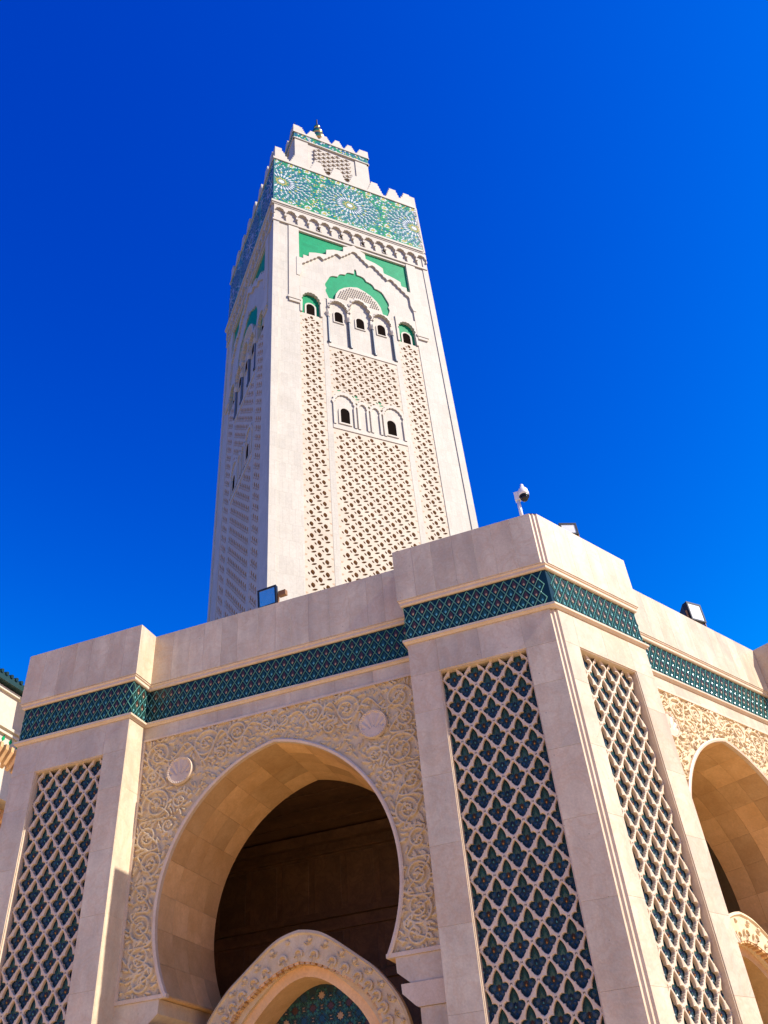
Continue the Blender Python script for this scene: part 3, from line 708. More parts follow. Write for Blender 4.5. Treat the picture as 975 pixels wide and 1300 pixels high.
            obj('tongue', m2.mesh('tongue', 'carved'), ring, B)
            # leaf sprays between
            i2 = idx(L_ + .117); x2, z2 = at(OU, IN, .50, s, i2)
            m3 = MB()
            for aa in (-.9, -.3, .3, .9):
                ca, sa = math.cos(aa), math.sin(aa); ux, uz = nx_ * ca + tx_ * sa, nz_ * ca + tz_ * sa; vx, vz = -uz, ux
                m3.add([(x2, y0 + .010, z2), (x2 + ux * .035 + vx * .012, y0 + .012, z2 + uz * .035 + vz * .012), (x2 + ux * .075, y0 + .010, z2 + uz * .075), (x2 + ux * .035 - vx * .012, y0 + .012, z2 + uz * .035 - vz * .012), (x2 + ux * .04, y0 - .012, z2 + uz * .04)], [(0, 1, 4), (1, 2, 4), (2, 3, 4), (3, 0, 4)])
            obj('leaf_spray', m3.mesh('leaf_spray', 'carved'), ring, B)
    # soffit voussoir joints of the inner edge: small dentils
    for L_ in np.arange(.04, Ls[-1] - .1, .085):
        for s in (-1, 1):
            i = idx(L_); x, z = at(IN, I2, .0, s, i); x2, z2 = at(IN, I2, .34, s, i); ex, ez = x2 - x, z2 - z; l = math.hypot(ex, ez) or 1
            ex, ez = ex / l, ez / l; fx, fz = -ez, ex; hw = .026
            m = MB(); P8 = []
            for yy in (y0 + .02, y0 + .11):
                for (p, q) in ((-hw, -.004), (hw, -.004), (hw, .024), (-hw, .024)): P8.append((x + fx * p + ex * q, yy, z + fz * p + ez * q))
            m.add(P8, [(0, 1, 2, 3), (7, 6, 5, 4), (0, 4, 5, 1), (1, 5, 6, 2), (2, 6, 7, 3), (3, 7, 4, 0)])
            obj('dentil', m.mesh('dentil', 'soffit'), ring, B)
    # mosaic field inside the arch
    hw = .93
    qo = [(a_[0] + (b_[0] - a_[0]) * .12, a_[1] + (b_[1] - a_[1]) * .12) for a_, b_ in zip(I2, OU)]; tym = MB().prism(qo + [(.87, .9), (-.87, .9)] + [(-h, z) for h, z in qo[:0:-1]], TY, TY + .1); tympo = obj('mosaic_field', tym.mesh('mosaic_field', 'grout'), t, B)
    mo = MB()
    def inI2(x, z, m=.02):
        x = abs(x)
        for i in range(len(I2) - 1):
            if I2[i + 1][1] <= z <= I2[i][1]:
                q = (z - I2[i + 1][1]) / max(1e-6, I2[i][1] - I2[i + 1][1]); return x < I2[i + 1][0] + (I2[i][0] - I2[i + 1][0]) * q - m
        return z < 2.6 and x < .85
    def piece(pts, h, mi):
        k = len(pts)
        if not all(inI2(p[0], p[1], -.03) for p in pts): return
        mo.add([(p[0], TY - .001, p[1]) for p in pts] + [(sum(p[0] for p in pts) / k + (p[0] - sum(q[0] for q in pts) / k) * .86, TY - h, sum(p[1] for p in pts) / k + (p[1] - sum(q[1] for q in pts) / k) * .86) for p in pts],
               [tuple(range(k, 2 * k))] + [(i, (i + 1) % k, (i + 1) % k + k, i + k) for i in range(k)], mi)
    pit = .235; sc_ = .86
    for r in range(12):
        for q in range(-4, 5):
            cx = q * pit + (pit / 2 if r % 2 else 0); cz = 3.78 - r * pit * .52
            def pol(ra, aa): return (cx + sc_ * ra * math.sin(aa), cz + sc_ * ra * math.cos(aa))
            star = []
            for k in range(16): star.append(pol(.036 if k % 2 else .058, k * math.pi / 8))
            piece(star, .004, (2 if (r + q) % 3 else 5) if r % 2 == 0 else 4)
            for k in range(8):
                a = k * math.pi / 4 + math.pi / 8
                piece([pol(.050, a), pol(.074, a - .28), pol(.112, a), pol(.074, a + .28)], .005, 0 if r % 2 == 0 else 1)
                a2 = k * math.pi / 4
                piece([pol(.066, a2), pol(.085, a2 - .22), pol(.104, a2 - .15), pol(.104, a2 + .15), pol(.085, a2 + .22)], .004, 1 if k % 2 else 0)
                piece([pol(.120, a2 - .16), pol(.120, a2 + .16), pol(.150, a2 + .10), pol(.150, a2 - .10)], .004, 5 if k % 4 == 0 else 2)
    obj('mosaic_piece', mo.mesh('mosaic_piece', ['teal', 'mfield', 'blue', 'turq', 'brown', 'beige'], False), tympo, B, 'stuff')
    # basin and side posts under the arch
    po = MB()
    for s in (-1, 1): po.box(s * .86, s * 1.31, y0 + .013, y0 + .5, 0, 2.6)
    obj('side_post', po.mesh('side_post', 'marble'), t, B)
    obj('basin', MB().prism([(-.85, 0), (.85, 0), (.85, .55), (.9, .62), (.9, .72), (-.9, .72), (-.9, .62), (-.85, .55)], y0 - .05, TY - .002).mesh('basin', 'marble'), t, B)
fountain('L', 'shaded carved stone fountain arch with dark mosaic inside the left horseshoe opening')
fountain('R', 'sunlit white carved fountain arch half hidden in the right horseshoe opening')

# ------------------------------------------------------------------ minaret
OT = Vector((-10.44145794, 59.08448152, 0))
TW = 22.3; AX = TW / 2
FT = frame(OT, dT, -nT)
FTL = FT @ Matrix.Translation((AX, AX, 0)) @ Matrix.Rotation(-math.pi / 2, 4, 'Z') @ Matrix.Translation((-AX, -AX, 0))
minaret = thing('minaret', 'tall square pale stone minaret with carved lattice faces and green mosaic band', 'minaret', FT @ Vector((AX, AX, 0)))
def tp(x, y, z):
    k = 1 + (85 - z) * .00035
    return (AX + (x - AX) * k, AX + (y - AX) * k, z)
def tmesh(mb, nm, mats, recalc=True): return mb.mesh(nm, mats, recalc, False, tp)
shaft = obj('shaft', tmesh(MB().box(.62, TW - .62, .62, TW - .62, 0, 106), 'shaft', 'tower'), minaret, FT)
faces = []
def both(nm, me, parent_names=None, kind=None, parent=None):
    """the same part on the front face and on the shaded left face"""
    r = []
    for F in (FT, FTL):
        pr = minaret if parent is None else parent[(FT, FTL).index(F)]
        r.append(obj(nm, me, pr, F, kind))
    return r
def scal(P0, P1, n, amp, sgn=1, m=5):
    """scalloped line from P0 to P1: n small arcs"""
    o_ = []; dx, dz = P1[0] - P0[0], P1[1] - P0[1]; L_ = math.hypot(dx, dz); nx_, nz_ = -dz / L_ * sgn, dx / L_ * sgn
    for i in range(n):
        for k in range(m):
            t = (i + k / m) / n; b = amp * math.sin(math.pi * k / m); o_.append((P0[0] + dx * t + nx_ * b, P0[1] + dz * t + nz_ * b))
    o_.append(P1); return o_
def mir(L_): return [(TW - x, z) for x, z in L_[::-1]]
# corner strips, outer fillets, plain base
cs_ = MB()
cs_.box(0, .78, 0, TW * 0 + .62, 0, 101.7); both('corner_fillet', tmesh(cs_, 'corner_fillet', 'tower'))
cs_ = MB().box(TW - .78, TW - .001, 0, .62, 0, 101.7); both('corner_fillet', tmesh(cs_, 'corner_fillet', 'tower'))
both('corner_strip', tmesh(MB().box(.78, 3.45, .10, .62, 0, 101.7), 'corner_strip', 'tower'))
both('corner_strip', tmesh(MB().box(TW - 3.45, TW - .78, .10, .62, 0, 101.7), 'corner_strip', 'tower'))
both('base_wall', tmesh(MB().box(3.45, TW - 3.45, .12, .62, 0, 33.5), 'base_wall', 'tower'))
for xa, xb in ((6.25, 6.88), (TW - 6.88, TW - 6.25)):
    both('panel_divider', tmesh(MB().box(xa, xb, .14, .62, 33.5, 88), 'panel_divider', 'tower'))
# pilasters beside the head panel
for xa, xb in ((2.05, 3.42), (TW - 3.42, TW - 2.05)):
    both('pilaster', tmesh(MB().box(xa, xb, -.02, .10, 86.3, 101.6).box(xa - .12, xb + .12, -.14, .10, 85.9, 86.3).box(xa + .02, xb - .02, -.07, .10, 85.4, 85.9), 'pilaster', 'tower_trim'))
# lattice panels
from mathutils.geometry import delaunay_2d_cdt
def leafcut(cx, cz, l, wd, ang):
    ca, sa = math.cos(ang), math.sin(ang); o_ = []
    for x, z in ((-1, 0), (-.62, -.62), (0, -1), (.62, -.72), (1, 0), (.62, .72), (0, 1), (-.62, .62)): o_.append((cx + l * x * ca - wd * z * sa, cz + l * x * sa + wd * z * ca))
    return o_
CUTS = [leafcut(.04, .24, .43, .30, 1.75), leafcut(-.47, -.02, .26, .13, 2.1), leafcut(.25, -.42, .42, .155, .40)]
def cell_tris(side=0):
    bd = [(0, 1), (.5, .5), (1, 0), (.5, -.5), (0, -1), (-.5, -.5), (-1, 0), (-.5, .5)]
    vs = [Vector(p) for p in bd]; es = [(i, (i + 1) % 8) for i in range(8)]
    for c in CUTS:
        k = len(vs); vs += [Vector(p) for p in c]; es += [(k + i, k + (i + 1) % 8) for i in range(8)]
    v2, e2, f2, *_ = delaunay_2d_cdt(vs, es, [], 0, 1e-5)
    def ins(p, poly):
        r = False
        for i in range(len(poly)):
            (x1, y1), (x2, y2) = poly[i], poly[i - 1]
            if (y1 > p[1]) != (y2 > p[1]) and p[0] < (x2 - x1) * (p[1] - y1) / (y2 - y1) + x1: r = not r
        return r
    out = []
    for f in f2:
        c = (sum(v2[i][0] for i in f) / len(f), sum(v2[i][1] for i in f) / len(f))
        if ins(c, bd) and not any(ins(c, q) for q in CUTS): out.append(tuple(f))
    return [tuple(v) for v in v2], out
CV, CF = cell_tris()
def sebka(x0, x1, z0, z1, nc):
    a = (x1 - x0) / (2 * nc); b = .70; y0, y1 = .16, .59
    bk = both('lattice_panel', tmesh(MB().box(x0, x1, .60, .64, z0, z1), 'lattice_panel', 'sebshade'))
    mb = MB(); lf = MB(); r = 0; zc = z1
    while zc > z0:
        xs = [x0 + a * (2 * i + 1) for i in range(nc)] if r % 2 == 0 else [x0 + 2 * a * i for i in range(nc + 1)]
        for i, x in enumerate(xs):
            edge = r % 2 and i in (0, nc)
            if edge or zc + b > z1:             # cut cells along the edge: plain stone
                pts = [(max(x0, min(x1, x + a * px)), min(z1, zc + b * pz)) for px, pz in ((0, 1), (1, 0), (0, -1), (-1, 0))]
                mb.add([(p[0], y0, p[1]) for p in pts], [(0, 1, 2, 3)])
                if edge:
                    s_ = 1 if i == 0 else -1; q = [(x + s_ * a * u_, zc + b * v_) for u_, v_ in ((.06, .10), (.42, .05), (.30, -.18), (.06, -.26))]
                    mb.add([(p[0], y0 - .004, p[1]) for p in q], [(0, 1, 2, 3)], 1)  # flat dark patch painted where a shaded cut would be
                continue
            mb.add([(x + a * u_, y0, zc + b * v_) for u_, v_ in CV], CF)
            for c in CUTS:
                f = [(x + a * u_, y0, zc + b * v_) for u_, v_ in c]; mb.strip(f, [(p[0], y1, p[2]) for p in f], 1, True)  # hole walls coloured darker so the cuts look shaded
            if random.random() < .30 + .2 * math.sin(zc * .55 + x): lf.add([(x - .5 * a, .59, zc - .6 * b), (x + .7 * a, .59, zc - .6 * b), (x + .7 * a, .59, zc + .6 * b), (x - .6 * a, .59, zc + .6 * b)], [(0, 1, 2, 3)])
        zc -= b; r += 1
    both('sebka_lattice', tmesh(mb, 'sebka_lattice', ['lattice_stone', 'sebshade'], False), None, 'stuff', bk)
    both('glazed_ground', tmesh(lf, 'glazed_ground', 'darkgreen', False), None, 'stuff', bk)
M['lattice_stone'] = stone('lattice_stone', (0.52, 0.435, 0.305), (0.60, 0.51, 0.37), (0.50, 0.39, 0.25), 0.25, 0.03, 0.1, 0.7, 0.2)
M['sebshade'] = stone('lattice_shade_stone', (0.42, 0.275, 0.155), (0.50, 0.345, 0.21), (0.37, 0.22, 0.11), 0.3, 0.03, 0.1, 0.7, 0.2)  # darker than the lattice stone: shade of the cut recesses put into the colour
M['darkgreen'] = glaze('dark_green_glaze', (0.015, 0.10, 0.065), 0.3)
sebka(3.45, 6.25, 33.5, 84.0, 2); sebka(TW - 6.25, TW - 3.45, 33.5, 84.0, 2)
sebka(6.88, TW - 6.88, 33.5, 65.7, 6); sebka(6.88, TW - 6.88, 66.3, 79.1, 6)
for z in (65.7, 79.1): both('sill_band', tmesh(MB().box(6.88, TW - 6.88, .08, .62, z, z + .6), 'sill_band', 'tower_trim'))
# windows
def arch_poly(cx, hw, z0, zs, n=10): return [(cx - hw, z0), (cx + hw, z0)] + [(cx + hw * math.cos(math.pi * i / n), zs + hw * 1.15 * math.sin(math.pi * i / n)) for i in range(n + 1)]
def ring_poly(mb, A, Bq, y0, y1, mi=0):
    """frame between two outlines with equal point counts"""
    f = lambda L_, y: [(x, y, z) for x, z in L_]
    mb.strip(f(A, y0), f(Bq, y0), mi, True); mb.strip(f(A, y0), f(A, y1), mi, True); mb.strip(f(Bq, y0), f(Bq, y1), mi, True)
def window(cx, hw, z0, z1, y, fr=.16):
    zs = z1 - hw * 1.15
    wf = MB(); ring_poly(wf, arch_poly(cx, hw, z0, zs), arch_poly(cx, hw + fr, z0 - fr, zs), y - .10, y + .06)
    w_ = both('window', tmesh(wf, 'window', 'tower_trim'))
    both('pane', tmesh(MB().prism(arch_poly(cx, hw, z0, zs), y - .03, y + .01), 'pane', 'dark'), None, None, w_)
# foiled arch plates: plate with a scalloped arched cut
def foil_cut(x0, x1, zs, zt, n):
    """outline of a multifoil arch from right springing to left"""
    cx, hw = (x0 + x1) / 2, (x1 - x0) / 2; o_ = []
    pts = [(cx + hw * math.cos(math.pi * i / n), zs + (zt - zs) * math.sin(math.pi * i / n)) for i in range(n + 1)]
    for i in range(n): o_ += scal(pts[i], pts[i + 1], 1, .17 * math.dist(pts[i], pts[i + 1]) * 1.6, -1, 4)[:-1]
    return o_ + [pts[-1]]
# --- upper composition, z 79.7 .. 101.7
both('upper_wall', tmesh(MB().box(6.88, TW - 6.88, .42, .64, 79.7, 93), 'upper_wall', 'tower'))
both('upper_wall', tmesh(MB().box(3.45, 6.25, .50, .64, 84.0, 101.7).box(TW - 6.25, TW - 3.45, .50, .64, 84.0, 101.7).box(6.25, TW - 6.25, .46, .64, 93.01, 101.7), 'upper_wall', 'tower'))
both('green_field', tmesh(MB().box(3.05, TW - 3.05, .30, .34, 90.5, 101.25).box(6.6, TW - 6.6, .30, .34, 87.6, 90.499), 'green_field', 'green'))
# white gable plate (two halves) that leaves the green corners and the green crescent free
steps = [(3.05, 94.9), (3.95, 94.9), (3.95, 95.7), (4.7, 95.7), (4.75, 96.6), (5.6, 97.0), (7.1, 97.4), (7.15, 98.5), (8.2, 99.1), (9.55, 99.4), (9.6, 100.5), (10.4, 101.0), (AX, 101.68)]
cres_o = [(7.26, 88.3)] + scal((7.0, 89.2), (6.95, 91.6), 2, .16, 1)[1:] + scal((7.3, 92.6), (8.6, 93.6), 1, .30, 1)[1:] + scal((8.6, 93.6), (9.7, 94.6), 1, .30, 1)[1:] + scal((9.7, 94.6), (10.75, 95.4), 1, .30, 1)[1:] + [(10.95, 95.4), (11.0, 96.3), (AX, 96.6)]
left = steps + cres_o[::-1] + [(6.45, 88.0), (3.05, 88.0)]
both('gable_plate', tmesh(MB().prism(left, .16, .33), 'gable_plate', 'tower')); both('gable_plate', tmesh(MB().prism(mir(left), .16, .33), 'gable_plate', 'tower'))
both('gable_border', tmesh(MB().box(2.6, 3.05, .02, .62, 88, 101.66).box(TW - 3.05, TW - 2.6, .02, .62, 88, 101.66).box(3.05, TW - 3.05, .05, .62, 101.2, 101.66), 'gable_border', 'tower_trim'))
# raised lambrequin strip above a scalloped shadow line
low = scal((3.75, 93.5), (6.25, 96.5), 5, .16, 1, 4) + scal((6.75, 96.0), (8.7, 98.4), 4, .16, 1, 4) + scal((9.25, 97.9), (AX, 100.2), 4, .16, 1, 4)
strip_ = [(x, z) for x, z in steps] + low[::-1] + [(3.75, 92.0), (3.45, 91.0), (3.05, 91.0)]
both('lambrequin', tmesh(MB().prism(strip_, -.08, .158), 'lambrequin', 'tower_trim')); both('lambrequin', tmesh(MB().prism(mir(strip_), -.08, .158), 'lambrequin', 'tower_trim'))
# three-bay loggia under the crescent
BX = [6.95, 9.62, 12.68, 15.35]; BX = [6.95, 9.62, TW - 9.62, TW - 6.95]
arc_i = [(7.95, 88.4), (8.15, 89.6), (8.6, 90.6), (9.3, 91.4), (10.2, 92.0), (AX, 92.35)]
pl = [(6.9, 85.3)]; outline = [(6.9, 88.2), (7.95, 88.3)] + arc_i[1:] + mir(arc_i)[1:-1] + [(TW - 7.95, 88.3), (TW - 6.9, 88.2)]
cut = []
for i in range(2, -1, -1):
    x0, x1 = BX[i] + .22, BX[i + 1] - .22; cut += [(x1, 85.3)] + foil_cut(x0, x1, 86.2, 87.9 if i != 1 else 89.4, 9) + [(x0, 85.3)]
poly = outline + [(TW - 6.9, 85.3)] + cut + [(6.9, 85.3)]
both('bay_back', tmesh(MB().prism([(6.9, 79.72), (6.9, 88.0), (8.0, 88.2)] + arc_i[1:] + mir(arc_i)[1:-1] + [(TW - 8.0, 88.2), (TW - 6.9, 88.0), (TW - 6.9, 79.72)], .28, .415), 'bay_back', 'tower'))
plate = both('foil_arch_plate', tmesh(MB().prism(poly, .02, .40), 'foil_arch_plate', 'tower_trim'))
for i in range(3):
    x0, x1 = BX[i] + .22, BX[i + 1] - .22
    A = foil_cut(x0, x1, 86.2, 87.9 if i != 1 else 89.4, 9); cx = (x0 + x1) / 2
    Bq = [(cx + (x - cx) * 1.13, 86.2 + (z - 86.2) * 1.13 + .05) for x, z in A]
    mb = MB(); mb.strip([(x, -.12, z) for x, z in A], [(x, -.06, z) for x, z in Bq]); mb.strip([(x, -.12, z) for x, z in A], [(x, .02, z) for x, z in A]); mb.strip([(x, -.06, z) for x, z in Bq], [(x, .02, z) for x, z in Bq])
    both('foil_rim', tmesh(mb, 'foil_rim', 'tower_trim'), None, None, plate)
# interlaced carving in the head of the loggia
mb = MB()
for q in range(26):
    for r in range(9):
        x = AX - 3.4 + q * .27 + (.135 if r % 2 else 0); z = 88.6 + r * .42
        rr = math.hypot((x - AX) / 3.1, (z - 88.0) / 4.0)
        if rr > .96 or (z < 89.6 + .05 and abs(x - AX) < 1.5) or (z < 88.8 and True): continue
        mb.add([(x, .018, z + .20), (x + .13, .018, z), (x, .018, z - .20), (x - .13, .018, z), (x, -.16, z + .02)], [(0, 1, 4), (1, 2, 4), (2, 3, 4), (3, 0, 4)])
both('loggia_carving', tmesh(mb, 'loggia_carving', 'tower_trim', False), None, 'stuff', plate)
for x in BX:
    cl = both('column', tmesh(MB().lathe([(.26, 79.72), (.26, 80.0), (.19, 80.05), (.17, 84.5), (.22, 84.6)], (x, .18), 12), 'column', 'colgrey'))
    both('column_capital', tmesh(MB().lathe([(.2, 84.6), (.24, 84.75), (.36, 85.1), (.38, 85.3)], (x, .18), 8), 'column_capital', 'tower_trim'), None, None, cl)
for cx in (8.35, AX, TW - 8.35): window(cx, .52, 84.2, 86.15, .275)
# small green-framed windows over the side strips
for x0 in (3.45, TW - 6.25):
    cx = x0 + 1.4
    both('window_surround', tmesh(MB().box(x0 + .1, x0 + 2.7, .44, .50, 84.02, 88.0), 'window_surround', 'green'))
    cut = [(x0 + 2.55, 84.05)] + foil_cut(x0 + .3, x0 + 2.5, 86.3, 88.1, 9) + [(x0 + .25, 84.05)]
    poly = [(x0, 84.05), (x0, 88.9), (x0 + 2.8, 88.9), (x0 + 2.8, 84.05)] + cut
    both('foil_arch_plate', tmesh(MB().prism(poly, .0, .43), 'foil_arch_plate', 'tower_trim'))
    window(cx, .52, 84.2, 86.3, .44, .2)
# lower blind arcade, z 66.3 .. 71.4
both('blind_wall', tmesh(MB().prism([(6.88, 66.31), (TW - 6.88, 66.31), (TW - 6.88, 70.2), (14.1, 71.5), (12.6, 70.0), (11.9, 70.8), (11.15, 69.9), (10.4, 70.8), (9.7, 70.0), (8.2, 71.5), (6.88, 70.2)], .155, .62), 'blind_wall', 'tower'))
bays = [(6.95, 9.55, 69.4, 71.3), (9.75, 11.05, 69.4, 70.6), (11.25, 12.55, 69.4, 70.6), (12.75, 15.35, 69.4, 71.3)]
for i, (x0, x1, zs, zt) in enumerate(bays):
    A = [(x1 - .25, 66.31)] + foil_cut(x0 + .25, x1 - .25, zs, zt - .3, 9 if i in (0, 3) else 7) + [(x0 + .25, 66.31)]
    Bq = [(x1, 66.31)] + foil_cut(x0, x1, zs + .1, zt + .15, 9 if i in (0, 3) else 7) + [(x0, 66.31)]
    mb = MB(); mb.strip([(x, .0, z) for x, z in A], [(x, .0, z) for x, z in Bq]); mb.strip([(x, .0, z) for x, z in A], [(x, .155, z) for x, z in A]); mb.strip([(x, .0, z) for x, z in Bq], [(x, .155, z) for x, z in Bq])
    both('blind_arch', tmesh(mb, 'blind_arch', 'tower_trim'))
for cx in (8.28, TW - 8.6): window(cx, .52, 66.75, 69.0, .155, .22)
both('green_inlay', tmesh(MB().prism([(6.9, 70.3), (8.0, 71.9), (6.9, 71.9)], .20, .3).prism([(9.0, 71.6), (9.75, 70.4), (10.4, 71.2), (10.4, 71.6)], .20, .3).prism([(10.7, 71.0), (11.15, 70.3), (11.6, 71.0)], .20, .3).prism([(11.9, 71.2), (12.55, 70.4), (13.2, 71.6), (11.9, 71.6)], .20, .3), 'green_inlay', 'green'))
# cornice
both('cornice_string', tmesh(MB().box(-.12, TW - .12, -.12, .62, 101.7, 102.05), 'cornice_string', 'tower_trim'))
both('cornice_wall', tmesh(MB().box(.12, TW - .62, .12, .62, 102.05, 105.3), 'cornice_wall', 'tower'))
npitch = 14; pw = TW / npitch; poly = [(0, 105.3), (0, 102.06)]
lo = []
for i in range(npitch):
    x0, x1 = i * pw + .16, (i + 1) * pw - .16
    f = foil_cut(x0, x1, 103.5, 104.7, 5)[::-1]
    lo += [(x0, 103.2)] + f + [(x1, 103.2)]
poly = [(-.01, 105.3), (-.01, 103.2)] + lo + [(TW - .01, 103.2), (TW - .01, 105.3)]
both('cornice_arches', tmesh(MB().prism(poly[::-1], -.22, .12), 'cornice_arches', 'tower_trim'))
for i in range(npitch):
    cx = (i + .5) * pw
    both('cornice_pier', tmesh(MB().prism([(i * pw + .02, 103.2), (i * pw + .26, 103.2), (i * pw + .18, 102.1), (i * pw + .10, 102.1)], -.12, .12) if i else MB().box(0, .14, -.12, .12, 102.06, 103.19), 'cornice_pier', 'tower_trim'))
    if i in (4, 6, 8, 10) or i in (): pass
for cx in (6.37, 9.56, 12.74, 15.93):
    window(cx, .30, 102.7, 103.7, .12, .08)
both('cornice_moulding', tmesh(MB().prism([(-.30, 105.3), (TW - .30, 105.3), (TW - .30, 105.55), (-.30, 105.55)], -.30, .62).box(-.42, TW - .42, -.42, .62, 105.56, 106.0), 'cornice_moulding', 'tower_trim'))
# mosaic band
MZ0, MZ1 = 106.0, 117.35
both('mosaic_band', tmesh(MB().box(-.10, TW - .10, -.10, 3, MZ0 + .003, MZ1), 'mosaic_band', 'mback'))
mb = MB(); rc = [(1.0, 111.7), (AX, 111.7), (TW - 1.0, 111.7)]; RB = 4.75
def mpiece(cx, cz, hw, hh, ang, mi):
    ca, sa = math.cos(ang), math.sin(ang)
    pts = [(0, hh), (hw, hh * .1), (0, -hh), (-hw, hh * .1)]
    P_ = [(cx + x * ca + z * sa, cz - x * sa + z * ca) for x, z in pts]
    if any(p[0] < -.08 or p[0] > TW - .12 or p[1] < MZ0 + .1 or p[1] > MZ1 - .05 for p in P_): return
    mb.add([(p[0], -.13, p[1]) for p in P_], [(0, 1, 2, 3)], mi)
ringcol = [4, 4, 3, 3, 3, 0, 3, 2, 3, 0, 3, 4]
for (cx, cz) in rc:
    mb.add([(cx + .42 * math.cos(k * math.pi / 8), -.13, cz + .42 * math.sin(k * math.pi / 8)) for k in range(16)], [tuple(range(16))], 3)
    def mring(r, N, hw, hh, cols, off=0.0):
        for j in range(N):
            a = 2 * math.pi * (j + off) / N; mpiece(cx + r * math.sin(a), cz + r * math.cos(a), hw, hh, a, cols[j % len(cols)])
    mring(.68, 16, .13, .20, (4,)); mring(.98, 16, .11, .16, (1, 4), .5)
    mring(1.62, 24, .15, .50, (3,)); mring(1.30, 24, .06, .22, (2,), .5); mring(2.05, 24, .12, .24, (2, 0), .5)
    mring(2.42, 24, .15, .26, (4, 3)); mring(2.78, 48, .12, .20, (3, 2)); mring(3.08, 48, .13, .20, (0, 3), .5)
    mring(3.42, 48, .13, .22, (3, 2, 3, 0)); mring(3.76, 48, .14, .22, (2, 0, 3, 0), .5); mring(4.10, 56, .14, .20, (0, 3, 2, 3)); mring(4.44, 56, .14, .20, (3, 1, 0, 4), .5)
z = MZ0 + .25; r = 0
while z < MZ1:
    x = .05 + (.15 if r % 2 else 0)
    while x < TW:
        d = min(math.hypot(x - c_[0], z - c_[1]) for c_ in rc)
        if d > RB:
            # star fields of a second, smaller order between the rosettes
            gx, gz = ((x + 1.2) % 2.4) - 1.2, ((z - MZ0) % 2.4) - 1.2; dd = math.hypot(gx, gz)
            mi = 4 if dd < .3 else 3 if dd < .55 else 1 if dd < .8 else random.choices((0, 1, 2, 3, 4), (6, 3.4, 1.3, 1.7, 1.3))[0]
            mpiece(x + random.uniform(-.03, .03), z, .15, .18, random.choice((0, .5, -.5, 1.57)), mi)
        x += .30
    z += .20; r += 1
both('mosaic_piece', tmesh(mb, 'mosaic_piece', ['mteal', 'mgreen', 'mblue', 'mwhite', 'myellow'], False), None, 'stuff', None)
# coping and merlons
def merlon_poly(w, h, n=5):
    o_ = []; t = w * .22
    for i in range(n):
        x = -w / 2 + (w / 2 - t) * i / (n - 1); o_ += [(x, h * i / n), (x, h * (i + 1) / n)]
    return o_ + [(-x, z) for x, z in o_[::-1]]
both('coping', tmesh(MB().box(-.25, TW - .25, -.25, 1.2, MZ1, 117.85), 'coping', 'tower_trim'))
me_m = MB().prism(merlon_poly(2.45, 3.0), -.12, .75).mesh('merlon', 'tower_trim')
me_c = MB().prism([(0, 0), (2.05, 0), (2.05, .6), (1.8, .6), (1.8, 1.2), (1.5, 1.2), (1.5, 1.8), (1.2, 1.8), (1.2, 2.4), (1.0, 2.4), (1.0, 3.1), (0, 3.1)], -.12, .75).mesh('merlon', 'tower_trim')
me_c2 = MB().prism([(-x, z) for x, z in [(0, 0), (2.05, 0), (2.05, .6), (1.8, .6), (1.8, 1.2), (1.5, 1.2), (1.5, 1.8), (1.2, 1.8), (1.2, 2.4), (1.0, 2.4), (1.0, 3.1), (0, 3.1)]], -.12, .75).mesh('merlon', 'tower_trim')
R90 = [FT @ Matrix.Translation((AX, AX, 0)) @ Matrix.Rotation(-k * math.pi / 2, 4, 'Z') @ Matrix.Translation((-AX, -AX, 0)) for k in range(4)]
for F in R90:
    obj('merlon', me_c, minaret, F @ Matrix.Translation((.15, .12, 117.85))); obj('merlon', me_c2, minaret, F @ Matrix.Translation((TW - .95, .12, 117.85)))
    for i in range(6): obj('merlon', me_m, minaret, F @ Matrix.Translation((3.65 + i * 2.98, .12, 117.85)))
for F in R90[2:]:                     # plain rear faces
    obj('rear_face', tmesh(MB().box(.002, TW - .002, .004, .62, 0, 105.9).box(-.1, TW - .1, -.099, .62, 105.91, 117.849), 'rear_face', 'tower'), minaret, F)
obj('deck', MB().box(.9, TW - .9, .9, TW - .9, 116.5, 117.5).mesh('deck', 'tower'), minaret, FT)
